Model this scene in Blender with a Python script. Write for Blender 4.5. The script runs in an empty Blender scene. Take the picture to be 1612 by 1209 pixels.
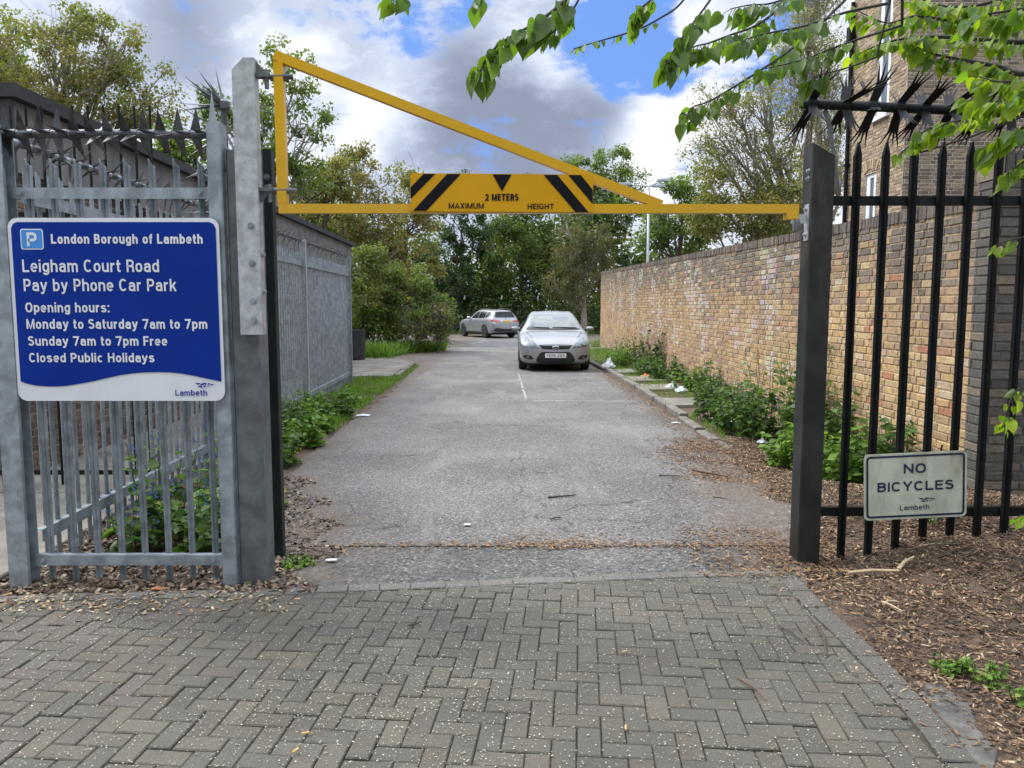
import bpy, bmesh, math, random
import numpy as np
from mathutils import Vector, Matrix
from mathutils.bvhtree import BVHTree
from math import sin, cos, pi, radians, sqrt, atan2
rnd = random.Random(7)
NP = np.random.default_rng(11)
SC = bpy.context.scene
COL = SC.collection
# ------------------------------------------------------------------ camera
H = 1.64; F = 1230.0; CX, CY = 806.0, 604.5
PITCH = math.atan((604.5 - 481.0) / F)
cd = bpy.data.cameras.new('camera'); cam = bpy.data.objects.new('camera', cd); COL.objects.link(cam)
cam.location = (0, 0, H); cam.rotation_euler = (pi/2 - PITCH, 0, 0)
cd.sensor_width = 36; cd.lens = 36*F/1612; cd.clip_start = .05; cd.clip_end = 3000
SC.camera = cam
SP, CP = sin(PITCH), cos(PITCH)
def ray(px, py):
    u = (px-CX)/F; v = (CY-py)/F
    return Vector((u, CP + v*SP, -SP + v*CP))
def G(px, py, z=0.0):
    d = ray(px, py); t = (z-H)/d.z
    return Vector((d.x*t, d.y*t, z))
def P(px, py, Y):
    d = ray(px, py); t = Y/d.y
    return Vector((d.x*t, Y, H + d.z*t))
def M_PX(Y): return Y/F          # metres per photo pixel at distance Y
# ------------------------------------------------------------------ light
SUN = Vector((-.62, .30, .80)).normalized()
EXPOSURE = 0.50
SC.view_settings.view_transform = 'Standard'; SC.view_settings.look = 'None'
SC.view_settings.exposure = EXPOSURE; SC.view_settings.gamma = 1
SC.cycles.max_bounces = 8; SC.cycles.transparent_max_bounces = 12
sl = bpy.data.lights.new('sun', 'SUN'); sl.energy = 2.0; sl.angle = radians(12); sl.color = (1, .95, .87)
so = bpy.data.objects.new('sun', sl); COL.objects.link(so)
so.rotation_euler = SUN.to_track_quat('Z', 'Y').to_euler()
so.location = (-20, 10, 40)

class NT:
    """small helper round a node tree"""
    def __init__(s, nt): s.nt = nt; s.n = nt.nodes; s.l = nt.links
    def add(s, t, **kw):
        n = s.n.new(t)
        for k, v in kw.items(): setattr(n, k, v)
        return n
    def put(s, sock, v):
        if hasattr(v, 'links') or isinstance(v, bpy.types.NodeSocket): s.l.new(v, sock)
        else: sock.default_value = v
    def math(s, op, a, b=0.0, c=None, clamp=False):
        n = s.add('ShaderNodeMath', operation=op, use_clamp=clamp)
        s.put(n.inputs[0], a); s.put(n.inputs[1], b)
        if c is not None: s.put(n.inputs[2], c)
        return n.outputs[0]
    def vmath(s, op, a, b=(0, 0, 0)):
        n = s.add('ShaderNodeVectorMath', operation=op)
        s.put(n.inputs[0], a); s.put(n.inputs[1], b)
        return n.outputs['Value'] if op in ('DOT_PRODUCT', 'LENGTH') else n.outputs[0]
    def noise(s, vec, scale, detail=4, rough=.55, dist=0.0):
        n = s.add('ShaderNodeTexNoise'); s.put(n.inputs['Vector'], vec)
        n.inputs['Scale'].default_value = scale; n.inputs['Detail'].default_value = detail
        n.inputs['Roughness'].default_value = rough; n.inputs['Distortion'].default_value = dist
        return n.outputs['Fac']
    def ss(s, v, lo, hi, to0=0.0, to1=1.0):
        n = s.add('ShaderNodeMapRange', interpolation_type='SMOOTHSTEP')
        s.put(n.inputs[0], v)
        for i, q in enumerate((lo, hi, to0, to1)): n.inputs[i+1].default_value = q
        return n.outputs[0]
    def mix(s, f, a, b, mode='MIX'):
        n = s.add('ShaderNodeMix', data_type='RGBA', blend_type=mode)
        s.put(n.inputs[0], f)
        for q, v in ((6, a), (7, b)):
            if isinstance(v, tuple) and len(v) == 3: v = v + (1,)
            s.put(n.inputs[q], v)
        return n.outputs[2]

def make_world():
    w = bpy.data.worlds.new('World'); SC.world = w; w.use_nodes = True
    t = NT(w.node_tree); t.n.clear()
    out = t.add('ShaderNodeOutputWorld'); bg = t.add('ShaderNodeBackground')
    t.l.new(bg.outputs[0], out.inputs[0]); bg.inputs[1].default_value = .10
    sky = t.add('ShaderNodeTexSky', sky_type='NISHITA', sun_disc=False)
    sky.sun_elevation = math.asin(SUN.z); sky.sun_rotation = atan2(SUN.x, SUN.y)
    D = t.add('ShaderNodeTexCoord').outputs['Generated']
    D = t.vmath('NORMALIZE', D)
    sep = t.add('ShaderNodeSeparateXYZ'); t.l.new(D, sep.inputs[0]); z = sep.outputs[2]
    Q = t.vmath('MULTIPLY', D, (1, 1, 1.9))
    def blobs(lst):
        tot = None
        for px, py, r, wgt in lst:
            d = ray(px, py).normalized(); k = 1/(1-cos(r/F))
            e = t.math('MULTIPLY', t.math('EXPONENT', t.math('MULTIPLY', t.math('SUBTRACT', t.vmath('DOT_PRODUCT', D, tuple(d)), 1.0), k)), wgt)
            tot = e if tot is None else t.math('ADD', tot, e)
        return tot
    n1 = t.noise(Q, 3.2, 9, .58, .15); n2 = t.noise(t.vmath('ADD', Q, (3.1, 1.7, .4)), 8.5, 10, .62, .3)
    n3 = t.noise(t.vmath('ADD', Q, (7.7, 2.2, 5.4)), 15, 6, .62, .1)
    hole = blobs([(985, 75, 46, 1.0), (1010, 25, 60, .75), (930, 45, 40, .7), (645, 45, 46, .8), (1035, 125, 38, .7), (1225, 120, 60, .5), (960, 115, 32, .8), (735, 15, 40, .6), (560, 15, 40, .35), (1270, 30, 50, .5),
                  (340, 5, 50, .2), (-900, 0, 300, .6), (2500, -300, 400, .7)])
    fluff = t.math('ADD', t.math('MULTIPLY', t.math('SUBTRACT', n2, .5), 1.5), t.math('MULTIPLY', t.math('SUBTRACT', n3, .5), 1.0))
    cov = t.math('SUBTRACT', t.math('ADD', .80, t.math('MULTIPLY', fluff, 1.5)), t.math('MULTIPLY', hole, .85))
    cloud = t.ss(cov, .12, .62)
    dark = blobs([(860, 195, 120, .60), (700, 215, 110, .50), (970, 185, 70, .40), (760, 140, 80, .30), (330, 60, 130, .34), (560, 40, 90, .25), (700, 35, 80, .28), (870, 30, 50, .15), (250, 10, 90, .2), (620, 250, 60, .2), (820, 240, 60, .2)])
    lite = blobs([(590, 185, 45, .34), (1020, 215, 65, .42), (1085, 190, 50, .25), (560, 225, 60, .2), (640, 130, 70, .22), (840, 75, 50, .32), (420, 95, 60, .28), (470, 60, 60, .2), (1020, 250, 60, .3), (180, 20, 60, .2), (880, 110, 34, .3), (640, 262, 60, .24), (770, 262, 40, .15), (1140, 90, 50, .2)])
    v = t.math('ADD', .69, t.math('MULTIPLY', t.math('SUBTRACT', n1, .5), .75))
    v = t.math('ADD', v, t.math('MULTIPLY', fluff, .85))
    v = t.math('SUBTRACT', t.math('ADD', v, lite), dark)
    v = t.math('ADD', v, t.math('MULTIPLY', t.ss(cov, .75, .3), .22))
    ramp = t.add('ShaderNodeValToRGB'); t.l.new(v, ramp.inputs[0])
    cr = ramp.color_ramp; cr.interpolation = 'B_SPLINE'
    for i, (p, c) in enumerate([(0.0, (.25, .285, .39)), (.22, (.335, .38, .50)), (.45, (.48, .55, .70)), (.66, (.68, .74, .87)), (.95, (.97, .975, .99))]):
        e = cr.elements[i] if i < 2 else cr.elements.new(p)
        e.position = p; e.color = c + (1,)
    cl = t.mix(1.0, ramp.outputs[0], (8.3, 8.3, 8.3), 'MULTIPLY')
    skyc = t.mix(1.0, sky.outputs[0], (1.0, 1.05, 1.15), 'MULTIPLY')
    skyc = t.mix(.80, skyc, (1.30, 2.75, 7.0))
    col = t.mix(cloud, skyc, cl)
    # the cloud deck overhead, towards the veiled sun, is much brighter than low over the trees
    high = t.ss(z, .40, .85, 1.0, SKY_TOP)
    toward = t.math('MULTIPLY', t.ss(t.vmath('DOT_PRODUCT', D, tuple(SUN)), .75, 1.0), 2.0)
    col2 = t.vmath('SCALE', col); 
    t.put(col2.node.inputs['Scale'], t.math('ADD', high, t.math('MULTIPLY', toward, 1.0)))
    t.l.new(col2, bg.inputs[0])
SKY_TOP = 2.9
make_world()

# ------------------------------------------------------------------ materials
def new_mat(name):
    m = bpy.data.materials.new(name); m.use_nodes = True
    t = NT(m.node_tree); b = t.n['Principled BSDF']
    return m, t, b
def pos(t): return t.add('ShaderNodeNewGeometry').outputs['Position']
def mat(name, col, rough=.6, metal=0.0, var=.18, scale=6.0, bump=0.0, bscale=60.0, tint=False, spec=.5, dirt=None, coat=0.0):
    """noise-varied Principled surface; tint multiplies by the mesh's own per-face colour; dirt = (colour, amount, scale)"""
    m, t, b = new_mat(name)
    p = pos(t)
    f = t.noise(p, scale, 6, .6)
    f2 = t.ss(f, .3, .7)
    lo = tuple(c*(1-var) for c in col); hi = tuple(min(1, c*(1+var)) for c in col)
    c = t.mix(f2, lo, hi)
    if tint:
        at = t.add('ShaderNodeAttribute', attribute_name='tint')
        c = t.mix(1.0, c, at.outputs['Color'], 'MULTIPLY')
    if dirt:
        d = t.ss(t.noise(t.vmath('MULTIPLY', p, (1, 1, .35)), dirt[2], 7, .65), .66-.3*dirt[1], .80)
        c = t.mix(t.math('MULTIPLY', d, min(1, dirt[1]*1.4)), c, dirt[0])
    t.l.new(c, b.inputs['Base Color'])
    b.inputs['Roughness'].default_value = rough; b.inputs['Metallic'].default_value = metal
    b.inputs['Specular IOR Level'].default_value = spec
    if coat: b.inputs['Coat Weight'].default_value = coat; b.inputs['Coat Roughness'].default_value = .06
    if bump:
        bn = t.add('ShaderNodeBump'); bn.inputs['Strength'].default_value = bump; bn.inputs['Distance'].default_value = .01
        t.l.new(t.noise(p, bscale, 5, .6), bn.inputs['Height']); t.l.new(bn.outputs[0], b.inputs['Normal'])
    return m
def leaf_mat(name, trans=.45, rough=.5, tcol=(1.25, 1.35, .55), spec=.35):
    m, t, b = new_mat(name)
    at = t.add('ShaderNodeAttribute', attribute_name='tint').outputs['Color']
    c = t.mix(1.0, at, t.mix(t.noise(pos(t), 9, 3), (.8, .8, .8), (1.2, 1.2, 1.2)), 'MULTIPLY')
    t.l.new(c, b.inputs['Base Color']); b.inputs['Roughness'].default_value = rough
    b.inputs['Specular IOR Level'].default_value = spec
    tr = t.add('ShaderNodeBsdfTranslucent'); t.l.new(t.mix(1.0, c, tcol, 'MULTIPLY'), tr.inputs[0])
    mx = t.add('ShaderNodeMixShader'); mx.inputs[0].default_value = trans
    t.l.new(b.outputs[0], mx.inputs[1]); t.l.new(tr.outputs[0], mx.inputs[2])
    t.l.new(mx.outputs[0], t.n['Material Output'].inputs[0])
    return m

# ------------------------------------------------------------------ mesh building
class MB:
    def __init__(s): s.v = []; s.f = []; s.c = []; s.m = []; s.col = (1, 1, 1); s.mi = 0
    def add(s, vs, fs, col=None, mi=None):
        o = len(s.v); s.v.extend([tuple(q) for q in vs])
        for f in fs: s.f.append([i+o for i in f]); s.c.append(col or s.col); s.m.append(s.mi if mi is None else mi)
    def quad(s, a, b, c, d, **k): s.add((a, b, c, d), ((0, 1, 2, 3),), **k)
    def box(s, x0, x1, y0, y1, z0, z1, bev=0.0, **k):
        if bev <= 0:
            s.add([(x, y, z) for z in (z0, z1) for y in (y0, y1) for x in (x0, x1)],
                  [(0, 2, 3, 1), (4, 5, 7, 6), (0, 1, 5, 4), (2, 6, 7, 3), (0, 4, 6, 2), (1, 3, 7, 5)], **k); return
        s.prism([(x0+bev, y0), (x1-bev, y0), (x1, y0+bev), (x1, y1-bev), (x1-bev, y1), (x0+bev, y1), (x0, y1-bev), (x0, y0+bev)], z0, z1, **k)
    def prism(s, poly, z0, z1, **k):
        n = len(poly)
        s.add([(x, y, z0) for x, y in poly] + [(x, y, z1) for x, y in poly],
              [tuple(range(n-1, -1, -1)), tuple(range(n, 2*n))] + [(i, (i+1) % n, n+(i+1) % n, n+i) for i in range(n)], **k)
    def plate(s, poly3, nrm, th, **k):
        """flat polygon poly3 given thickness th behind it (against nrm)"""
        n = len(poly3); nn = Vector(nrm)*th; A = [Vector(p) for p in poly3]
        s.add(A + [p-nn for p in A], [tuple(range(n)), tuple(range(2*n-1, n-1, -1))] + [(i, n+i, n+(i+1) % n, (i+1) % n) for i in range(n)], **k)
    def tube(s, pts, radii, n=8, cap=True, **k):
        pts = [Vector(p) for p in pts]
        if not hasattr(radii, '__len__'): radii = [radii]*len(pts)
        ref = None; rings = []
        for i, p in enumerate(pts):
            d = (pts[min(i+1, len(pts)-1)] - pts[max(i-1, 0)]).normalized()
            if ref is None: ref = d.orthogonal().normalized()
            a = (ref - d*ref.dot(d))
            a = a.normalized() if a.length > 1e-6 else d.orthogonal().normalized()
            ref = a; b = d.cross(a)
            rings.append([p + (a*cos(2*pi*j/n) + b*sin(2*pi*j/n))*radii[i] for j in range(n)])
        vs = [q for r in rings for q in r]; fs = []
        for i in range(len(pts)-1):
            for j in range(n):
                fs.append((i*n+j, i*n+(j+1) % n, (i+1)*n+(j+1) % n, (i+1)*n+j))
        if cap: fs.append(tuple(range(n-1, -1, -1))); fs.append(tuple(range((len(pts)-1)*n, len(pts)*n)))
        s.add(vs, fs, **k)
    def beam(s, a, b, w, h, up=(0, 0, 1), **k):
        """square section bar from a to b: w across, h along up"""
        a, b = Vector(a), Vector(b); d = (b-a).normalized(); u = Vector(up); u = (u-d*u.dot(d)).normalized(); r = d.cross(u)
        vs = [p + r*(w/2*x) + u*(h/2*y) for p in (a, b) for x, y in ((-1, -1), (1, -1), (1, 1), (-1, 1))]
        s.add(vs, [(0, 3, 2, 1), (4, 5, 6, 7), (0, 1, 5, 4), (1, 2, 6, 5), (2, 3, 7, 6), (3, 0, 4, 7)], **k)
    def lathe(s, prof, c=(0, 0, 0), axis='z', n=24, **k):
        vs = []; fs = []
        for r, h in prof:
            for j in range(n):
                a = 2*pi*j/n
                q = (r*cos(a), r*sin(a), h) if axis == 'z' else ((h, r*cos(a), r*sin(a)) if axis == 'x' else (r*sin(a), h, r*cos(a)))
                vs.append((q[0]+c[0], q[1]+c[1], q[2]+c[2]))
        for i in range(len(prof)-1):
            for j in range(n): fs.append((i*n+j, i*n+(j+1) % n, (i+1)*n+(j+1) % n, (i+1)*n+j))
        s.add(vs, fs, **k)
ORG = {}
def lerp(a, b, t): return a+(b-a)*t
def mesh_data(name, v, f, mats, tint=None, mi=None, smooth=False):
    me = bpy.data.meshes.new(name)
    me.from_pydata(v, [], f)
    for m in (mats if isinstance(mats, (list, tuple)) else [mats]): me.materials.append(m)
    if mi is not None and any(mi): me.polygons.foreach_set('material_index', mi)
    if tint is not None:
        a = me.attributes.new('tint', 'FLOAT_COLOR', 'FACE')
        c = np.ones((len(f), 4), np.float32); c[:, :3] = np.asarray(tint, np.float32)
        a.data.foreach_set('color', c.ravel())
    if smooth: me.polygons.foreach_set('use_smooth', [True]*len(f))
    me.update(); return me
def build(mb, name, mats, parent=None, smooth=False, shift=True):
    """one mesh object; the vertices are given in world space and moved into the thing's own space"""
    v = mb.v
    if parent is not None and shift:
        o = ORG[parent.name]; v = [(x-o[0], y-o[1], z-o[2]) for x, y, z in v]
    elif parent is None:
        xs = np.array(v); o = ((xs[:, 0].min()+xs[:, 0].max())/2, (xs[:, 1].min()+xs[:, 1].max())/2, xs[:, 2].min())
        v = (xs-np.array(o)).tolist()
    me = mesh_data(name, v, mb.f, mats, mb.c if any(c != (1, 1, 1) for c in mb.c) else None, mb.m, smooth)
    if mb.c and not any(c != (1, 1, 1) for c in mb.c) :
        a = me.attributes.new('tint', 'FLOAT_COLOR', 'FACE'); a.data.foreach_set('color', [1.0]*(4*len(mb.f)))
    ob = bpy.data.objects.new(name, me); COL.objects.link(ob)
    if parent is not None:
        ob.parent = parent; ORG[ob.name] = ORG[parent.name]
    else:
        ob.location = o; ORG[ob.name] = o
    return ob
def tag(o, label=None, cat=None, group=None, kind=None):
    for k, v in (('label', label), ('category', cat), ('group', group), ('kind', kind)):
        if v: o[k] = v
    return o
def thing(name, label, cat, loc=(0, 0, 0), group=None):
    o = bpy.data.objects.new(name, None); COL.objects.link(o); o.location = loc; o.empty_display_size = .1
    ORG[o.name] = tuple(loc)
    return tag(o, label, cat, group)
def struct(mb, name, mats, smooth=False):
    return tag(build(mb, name, mats, None, smooth), kind='structure')
def again(src, parent, loc, rot=None):
    """another part sharing src's mesh, at world loc"""
    c = src.copy(); COL.objects.link(c); c.parent = parent; o = ORG[parent.name]
    c.location = (loc[0]-o[0], loc[1]-o[1], loc[2]-o[2])
    if rot is not None: c.rotation_euler = rot
    ORG[c.name] = o; return c
def copy_tree(o, parent=None):
    c = o.copy(); COL.objects.link(c); c.parent = parent
    ORG[c.name] = ORG[o.name]
    for ch in list(o.children): copy_tree(ch, c)
    return c


def sarc(cx_, cy_, rx, ry, a0, a1, n=10, p=2.35):
    o = []
    for i in range(n+1):
        a = radians(lerp(a0, a1, i/n)); c, s_ = cos(a), sin(a)
        o.append((cx_+rx*math.copysign(abs(c)**(2/p), c), cy_+ry*math.copysign(abs(s_)**(2/p), s_)))
    return o
GW = dict(M=.74, I=0, i=0, l=0, m=.76, t=.30, f=.29, r=.33, W=.8, A=.64, X=.6, T=.55, Y=.6, L=.49, E=.50, F=.47, C=.60, O=.64, G=.63, N=.60, D=.60, U=.60, H=.60)
GW.update({':': 0, '1': .26, ' ': .22})
def glyph(c, W, h):
    """pen strokes of one letter: cap height 1, width W, half pen width h"""
    l, r, m = h, W-h, W/2; B, T = h, 1-h; xh = .735; X = xh-h; D = -.23+h; ry = (X-B)/2; rx = (r-l)/2; cy = (X+B)/2
    stem = lambda x, a=0, b=1: [(x, a), (x, b)]
    arch = lambda a, b, top=X, k=.23: [(a, top-k-.06)]+sarc((a+b)/2, top-k, (b-a)/2, k, 180, 0)+[(b, 0)]
    ring = lambda a, b, y0, y1: sarc((a+b)/2, (y0+y1)/2, (b-a)/2, (y1-y0)/2, 0, 360, 24)
    G_ = {
     'L': [[(l, 1), (l, B), (W, B)]], 'E': [[(W, T), (l, T), (l, B), (W, B)], [(l, .52), (W-.04, .52)]], 'F': [[(W, T), (l, T), (l, 0)], [(l, .50), (W-.04, .50)]],
     'H': [stem(l), stem(r), [(l, .52), (r, .52)]], 'I': [stem(h)], 'T': [stem(m), [(0, T), (W, T)]], 'N': [[(l, 0), (l, 1)], [(r, 0), (r, 1)], [(l, T), (r, B)]],
     'M': [stem(l), stem(r), [(l, .98), (m, .06), (r, .98)]], 'A': [[(l*.6, 0), (m, 1-h*.6), (W-l*.6, 0)], [(W*.22, .30), (W*.78, .30)]], 'X': [[(l*.7, 0), (W-l*.7, 1)], [(l*.7, 1), (W-l*.7, 0)]],
     'Y': [[(l*.7, 1), (m, .46), (m, 0)], [(m, .46), (W-l*.7, 1)]], 'Z': [[(0+.02, T), (r, T), (l, B), (W, B)]], 'U': [[(l, 1)]+sarc(m, B+.27, rx, .27, 180, 360)+[(r, 1)]],
     'O': [ring(l, r, B, T)], '0': [ring(l, r, B, T)], 'D': [[(m, B), (l, B), (l, T), (m, T)]+sarc(m, .5, r-m, (T-B)/2, 90, -90, 14)],
     'C': [sarc(m, .5, rx, (T-B)/2, 42, 318, 22)], 'G': [sarc(m, .5, rx, (T-B)/2, 42, 345, 22)+[(r, .10)], [(m+.03, .47), (W, .47)]],
     'P': [[(l, 0), (l, T), (m, T)]+sarc(m, (T+.44)/2, r-m, (T-.44)/2, 90, -90)+[(l, .44)]], 'R': [[(l, 0), (l, T), (m, T)]+sarc(m, (T+.48)/2, r-m, (T-.48)/2, 90, -90)+[(l, .48)], [(m, .48)]+sarc(m, .33, r-m-.01, .15, 90, 0, 6)+[(W-h*.8, 0)]],
     'B': [[(m, .53), (l, .53), (l, T), (m, T)]+sarc(m, (T+.53)/2, r-m-.03, (T-.53)/2, 90, -90), [(l, .53), (l, B), (m, B)]+sarc(m, (.53+B)/2, r-m, (.53-B)/2, -90, 90)],
     'S': [sarc(m, (T+.52)/2, rx*.94, (T-.52)/2, 25, 200, 12)+sarc(m, (B+.52)/2, rx, (.52-B)/2, 75, -160, 16)],
     '2': [sarc(m, T-.25, rx, .25, 170, -25, 12)+[(l+.02, B), (W, B)]], '7': [[(0, T), (r, T), (W*.34, 0)]], '1': [[(0, .76), (r-.02, .80)], stem(r)], ':': [[(h, 0), (h, 2*h)], [(h, xh-2*h), (h, xh)]],
     'o': [ring(l, r, B, X)], 'c': [sarc(m, cy, rx, ry, 45, 315, 18)], 'e': [[(l, cy), (r, cy)]+sarc(m, cy, rx, ry, 0, 318, 20)],
     'n': [stem(l, 0, xh), arch(l, r)], 'h': [stem(l), arch(l, r)], 'm': [stem(l, 0, xh), arch(l, m), arch(m, r)], 'r': [stem(l, 0, xh), [(l, X-.24)]+sarc(W, X-.24, W-l, .24, 170, 92, 6)],
     'u': [stem(r, 0, xh), [(l, xh)]+sarc(m, B+.23, rx, .23, 180, 360)], 'd': [stem(r), ring(l, r, B, X)], 'b': [stem(l), ring(l, r, B, X)], 'p': [stem(l, -.23, xh), ring(l, r, B, X)],
     'g': [[(r, xh)]+[(r, D+.2)]+sarc(m, D+.19, rx, .19, 0, -160, 10), ring(l, r, B+.01, X)], 'i': [stem(h, 0, xh), [(h, 1-2*h*.95), (h, 1)]], 'l': [stem(h)],
     't': [[(W*.42, .95), (W*.42, .22)]+sarc(W*.42+.14, B+.13, .14, .13, 180, 270, 5)+[(W, B)], [(0, X), (W, X)]], 'f': [[(W*.45, 0), (W*.45, .80)]+sarc(W*.45+.14, T-.14, .14, .14, 180, 90, 5)+[(W, T)], [(0, X), (W, X)]],
     'y': [[(h*.7, xh), (m+.01, .06)], [(W-h*.7, xh), (m-.02, -.04), (m-.10, D), (.02, D)]], 'k': [stem(l), [(W-h*.9, xh), (l+.02, .30)], [(W*.46, .43), (W-h*.8, 0)]],
     's': [sarc(m, (X+cy)/2, rx*.94, (X-cy)/2, 20, 200, 10)+sarc(m, (B+cy)/2, rx, (cy-B)/2, 75, -160, 12)],
     'a': [[(l+.03, X-.14)]+sarc(m, X-.19, rx*.97, .19, 150, 0, 8)+[(r, 0)], [(r, .43)]+sarc(m, B+.175, rx, .175, 80, 300, 12)+[(r, .20)]],
    }
    return G_[c]
def put_text(mb, s, x0, x1, base, cap, place, bold=.085, col=None):
    """letters of s set from x0 to x1 with cap height cap; place(x, y, lift) gives the world point"""
    h = bold; sp = .115; sg = -1 if x1 < x0 else 1
    ws = [GW.get(c, .54 if c.isupper() or c.isdigit() else .50) for c in s]
    fixed = sum(2*h for c, w in zip(s, ws) if w == 0); flex = sum(ws)+sp*(len(s)-1)
    k = ((abs(x1-x0)/abs(cap))-fixed)/flex; u = 0; lift = 0
    for c, w in zip(s, ws):
        W = 2*h if w == 0 else w*k
        if c != ' ':
            for st in glyph(c, W, h):
                pts = [Vector(q) for q in st]; pts = [q for i, q in enumerate(pts) if i == 0 or (q-pts[i-1]).length > 1e-4]
                closed = (pts[0]-pts[-1]).length < 1e-3; n = len(pts); L_, R_ = [], []
                for i, q in enumerate(pts):
                    a = pts[i-1] if i > 0 else (pts[-2] if closed else None); b = pts[i+1] if i < n-1 else (pts[1] if closed else None)
                    d1 = (q-a).normalized() if a is not None else None; d2 = (b-q).normalized() if b is not None else None
                    d1 = d1 or d2; d2 = d2 or d1; n1 = Vector((-d1.y, d1.x)); n2 = Vector((-d2.y, d2.x)); mm = n1+n2
                    mm = mm/max(.45, mm.dot(n1)) if mm.length > 1e-4 else n1
                    if mm.length > 2.2: mm = mm.normalized()*2.2
                    L_.append(q+mm*h); R_.append(q-mm*h)
                lift += 1; lf = (lift % 5)*.00015
                W2 = lambda q: place(x0+sg*(u+q.x)*abs(cap), base+q.y*cap, lf)
                mb.add([W2(q) for q in L_]+[W2(q) for q in R_], [(i, n+i, n+i+1, i+1) for i in range(n-1)], col=col)
        u += W+sp*k
def sstep(x, a, b):
    t = min(1, max(0, (x-a)/(b-a))); return t*t*(3-2*t)
def gz(x, y):
    """height of the ground: level, a drop past the ramp crest at 29 m, a mulch bank on the right of the gate"""
    z = -.25*sstep(y, 29.3, 37)
    z += .20*sstep(x, 2.0, 3.1)*sstep(y, 3.6, 4.7)*(1-sstep(y, 5.6, 7.6))
    return z
def bump_h(x, y):
    """little heaps in the mulch bed"""
    return sstep(x, 1.9, 2.4)*sstep(y, 2.8, 3.8)*(1-sstep(y, 7.5, 9.5))*(.02*sin(x*9.1+y*3)+.018*sin(y*8.3+x*4.7))
# ================================================================== SETTING: materials
def asphalt_mat(name, lo, hi, coarse=1.0, moss=0.0):
    m, t, b = new_mat(name); p = pos(t)
    big = t.ss(t.noise(p, .55, 5, .6), .33, .68)
    c = t.mix(big, lo, hi)
    vo = t.add('ShaderNodeTexVoronoi'); t.l.new(p, vo.inputs['Vector']); vo.inputs['Scale'].default_value = 85/coarse
    st = t.add('ShaderNodeSeparateColor'); t.l.new(vo.outputs['Color'], st.inputs[0])
    c = t.mix(1.0, c, t.mix(t.ss(st.outputs[0], .0, 1.0), (.60, .60, .60), (1.40, 1.39, 1.37)), 'MULTIPLY')
    fl = t.ss(st.outputs[1], .93, .97)
    c = t.mix(t.math('MULTIPLY', fl, .5/coarse**1.4), c, (.46, .44, .40))
    pit = t.ss(t.noise(p, 38/coarse, 3, .7), .36, .5)
    c = t.mix(1.0, c, t.mix(pit, (.45, .45, .45), (1.05, 1.05, 1.05)), 'MULTIPLY')
    # worn dusty wheel paths and stains
    stn = t.ss(t.noise(t.vmath('MULTIPLY', p, (1.6, .35, 1)), 1.3, 6, .65), .52, .75)
    c = t.mix(t.math('MULTIPLY', stn, .42), c, (.30, .285, .265))
    ve = t.add('ShaderNodeTexVoronoi', feature='DISTANCE_TO_EDGE'); ve.inputs['Scale'].default_value = .8
    pn = t.add('ShaderNodeTexNoise'); t.l.new(p, pn.inputs['Vector']); pn.inputs['Scale'].default_value = 3.0; pn.inputs['Detail'].default_value = 6
    t.l.new(t.vmath('ADD', p, t.vmath('MULTIPLY', pn.outputs['Color'], (.45, .45, .45))), ve.inputs['Vector'])
    crk = t.math('MULTIPLY', t.ss(ve.outputs['Distance'], .012, .002), t.ss(t.noise(p, .45, 3), .44, .54))
    c = t.mix(t.math('MULTIPLY', crk, .75), c, (.025, .024, .022))
    sx = t.add('ShaderNodeSeparateXYZ'); t.l.new(p, sx.inputs[0]); X_, Y_ = sx.outputs[0], sx.outputs[1]
    wv = t.math('MULTIPLY', t.math('SUBTRACT', t.noise(p, 1.9, 7, .65), .5), .95)
    er = t.ss(Y_, 5.0, 9.5, 1.52, 2.22); el = t.ss(Y_, 4.8, 8.5, -1.12, -2.12)
    dr = t.ss(t.math('ADD', t.math('SUBTRACT', X_, er), wv), -.34, .22); dl = t.ss(t.math('ADD', t.math('SUBTRACT', el, X_), wv), -.34, .22)
    dm = t.math('MULTIPLY', t.math('MAXIMUM', dr, dl), t.ss(t.noise(p, 34, 5, .75), .30, .55))
    dm = t.math('MULTIPLY', dm, t.ss(t.noise(p, 11, 6, .8), .36, .56, .35, 1.0)); c = t.mix(t.math('MULTIPLY', dm, .85), c, t.mix(t.noise(p, 55, 3), (.05, .036, .024), (.17, .115, .07)))
    if moss:
        mo = t.ss(t.noise(p, 1.7, 7, .7), .60, .70)
        c = t.mix(t.math('MULTIPLY', mo, moss), c, (.085, .075, .035))
    t.l.new(c, b.inputs['Base Color']); b.inputs['Roughness'].default_value = .78
    bn = t.add('ShaderNodeBump'); bn.inputs['Strength'].default_value = .75; bn.inputs['Distance'].default_value = .006*coarse
    h = t.math('ADD', t.math('MULTIPLY', vo.outputs['Distance'], -1.2), t.math('MULTIPLY', pit, .7))
    t.l.new(h, bn.inputs['Height']); t.l.new(bn.outputs[0], b.inputs['Normal'])
    return m
def soil_mat():
    m, t, b = new_mat('soil'); p = pos(t)
    c = t.mix(t.ss(t.noise(p, 2.1, 6, .6), .3, .7), (.068, .046, .030), (.125, .085, .055))
    c = t.mix(1.0, c, t.mix(t.ss(t.noise(p, 70, 4, .7), .3, .7), (.45, .45, .45), (1.6, 1.55, 1.5)), 'MULTIPLY')
    far = t.add('ShaderNodeSeparateXYZ'); t.l.new(p, far.inputs[0])
    c = t.mix(t.ss(far.outputs[1], 22, 30), c, (.05, .065, .02))
    t.l.new(c, b.inputs['Base Color']); b.inputs['Roughness'].default_value = .9
    bn = t.add('ShaderNodeBump'); bn.inputs['Strength'].default_value = .9; bn.inputs['Distance'].default_value = .02
    t.l.new(t.noise(p, 45, 6, .7), bn.inputs['Height']); t.l.new(bn.outputs[0], b.inputs['Normal'])
    return m
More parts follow.
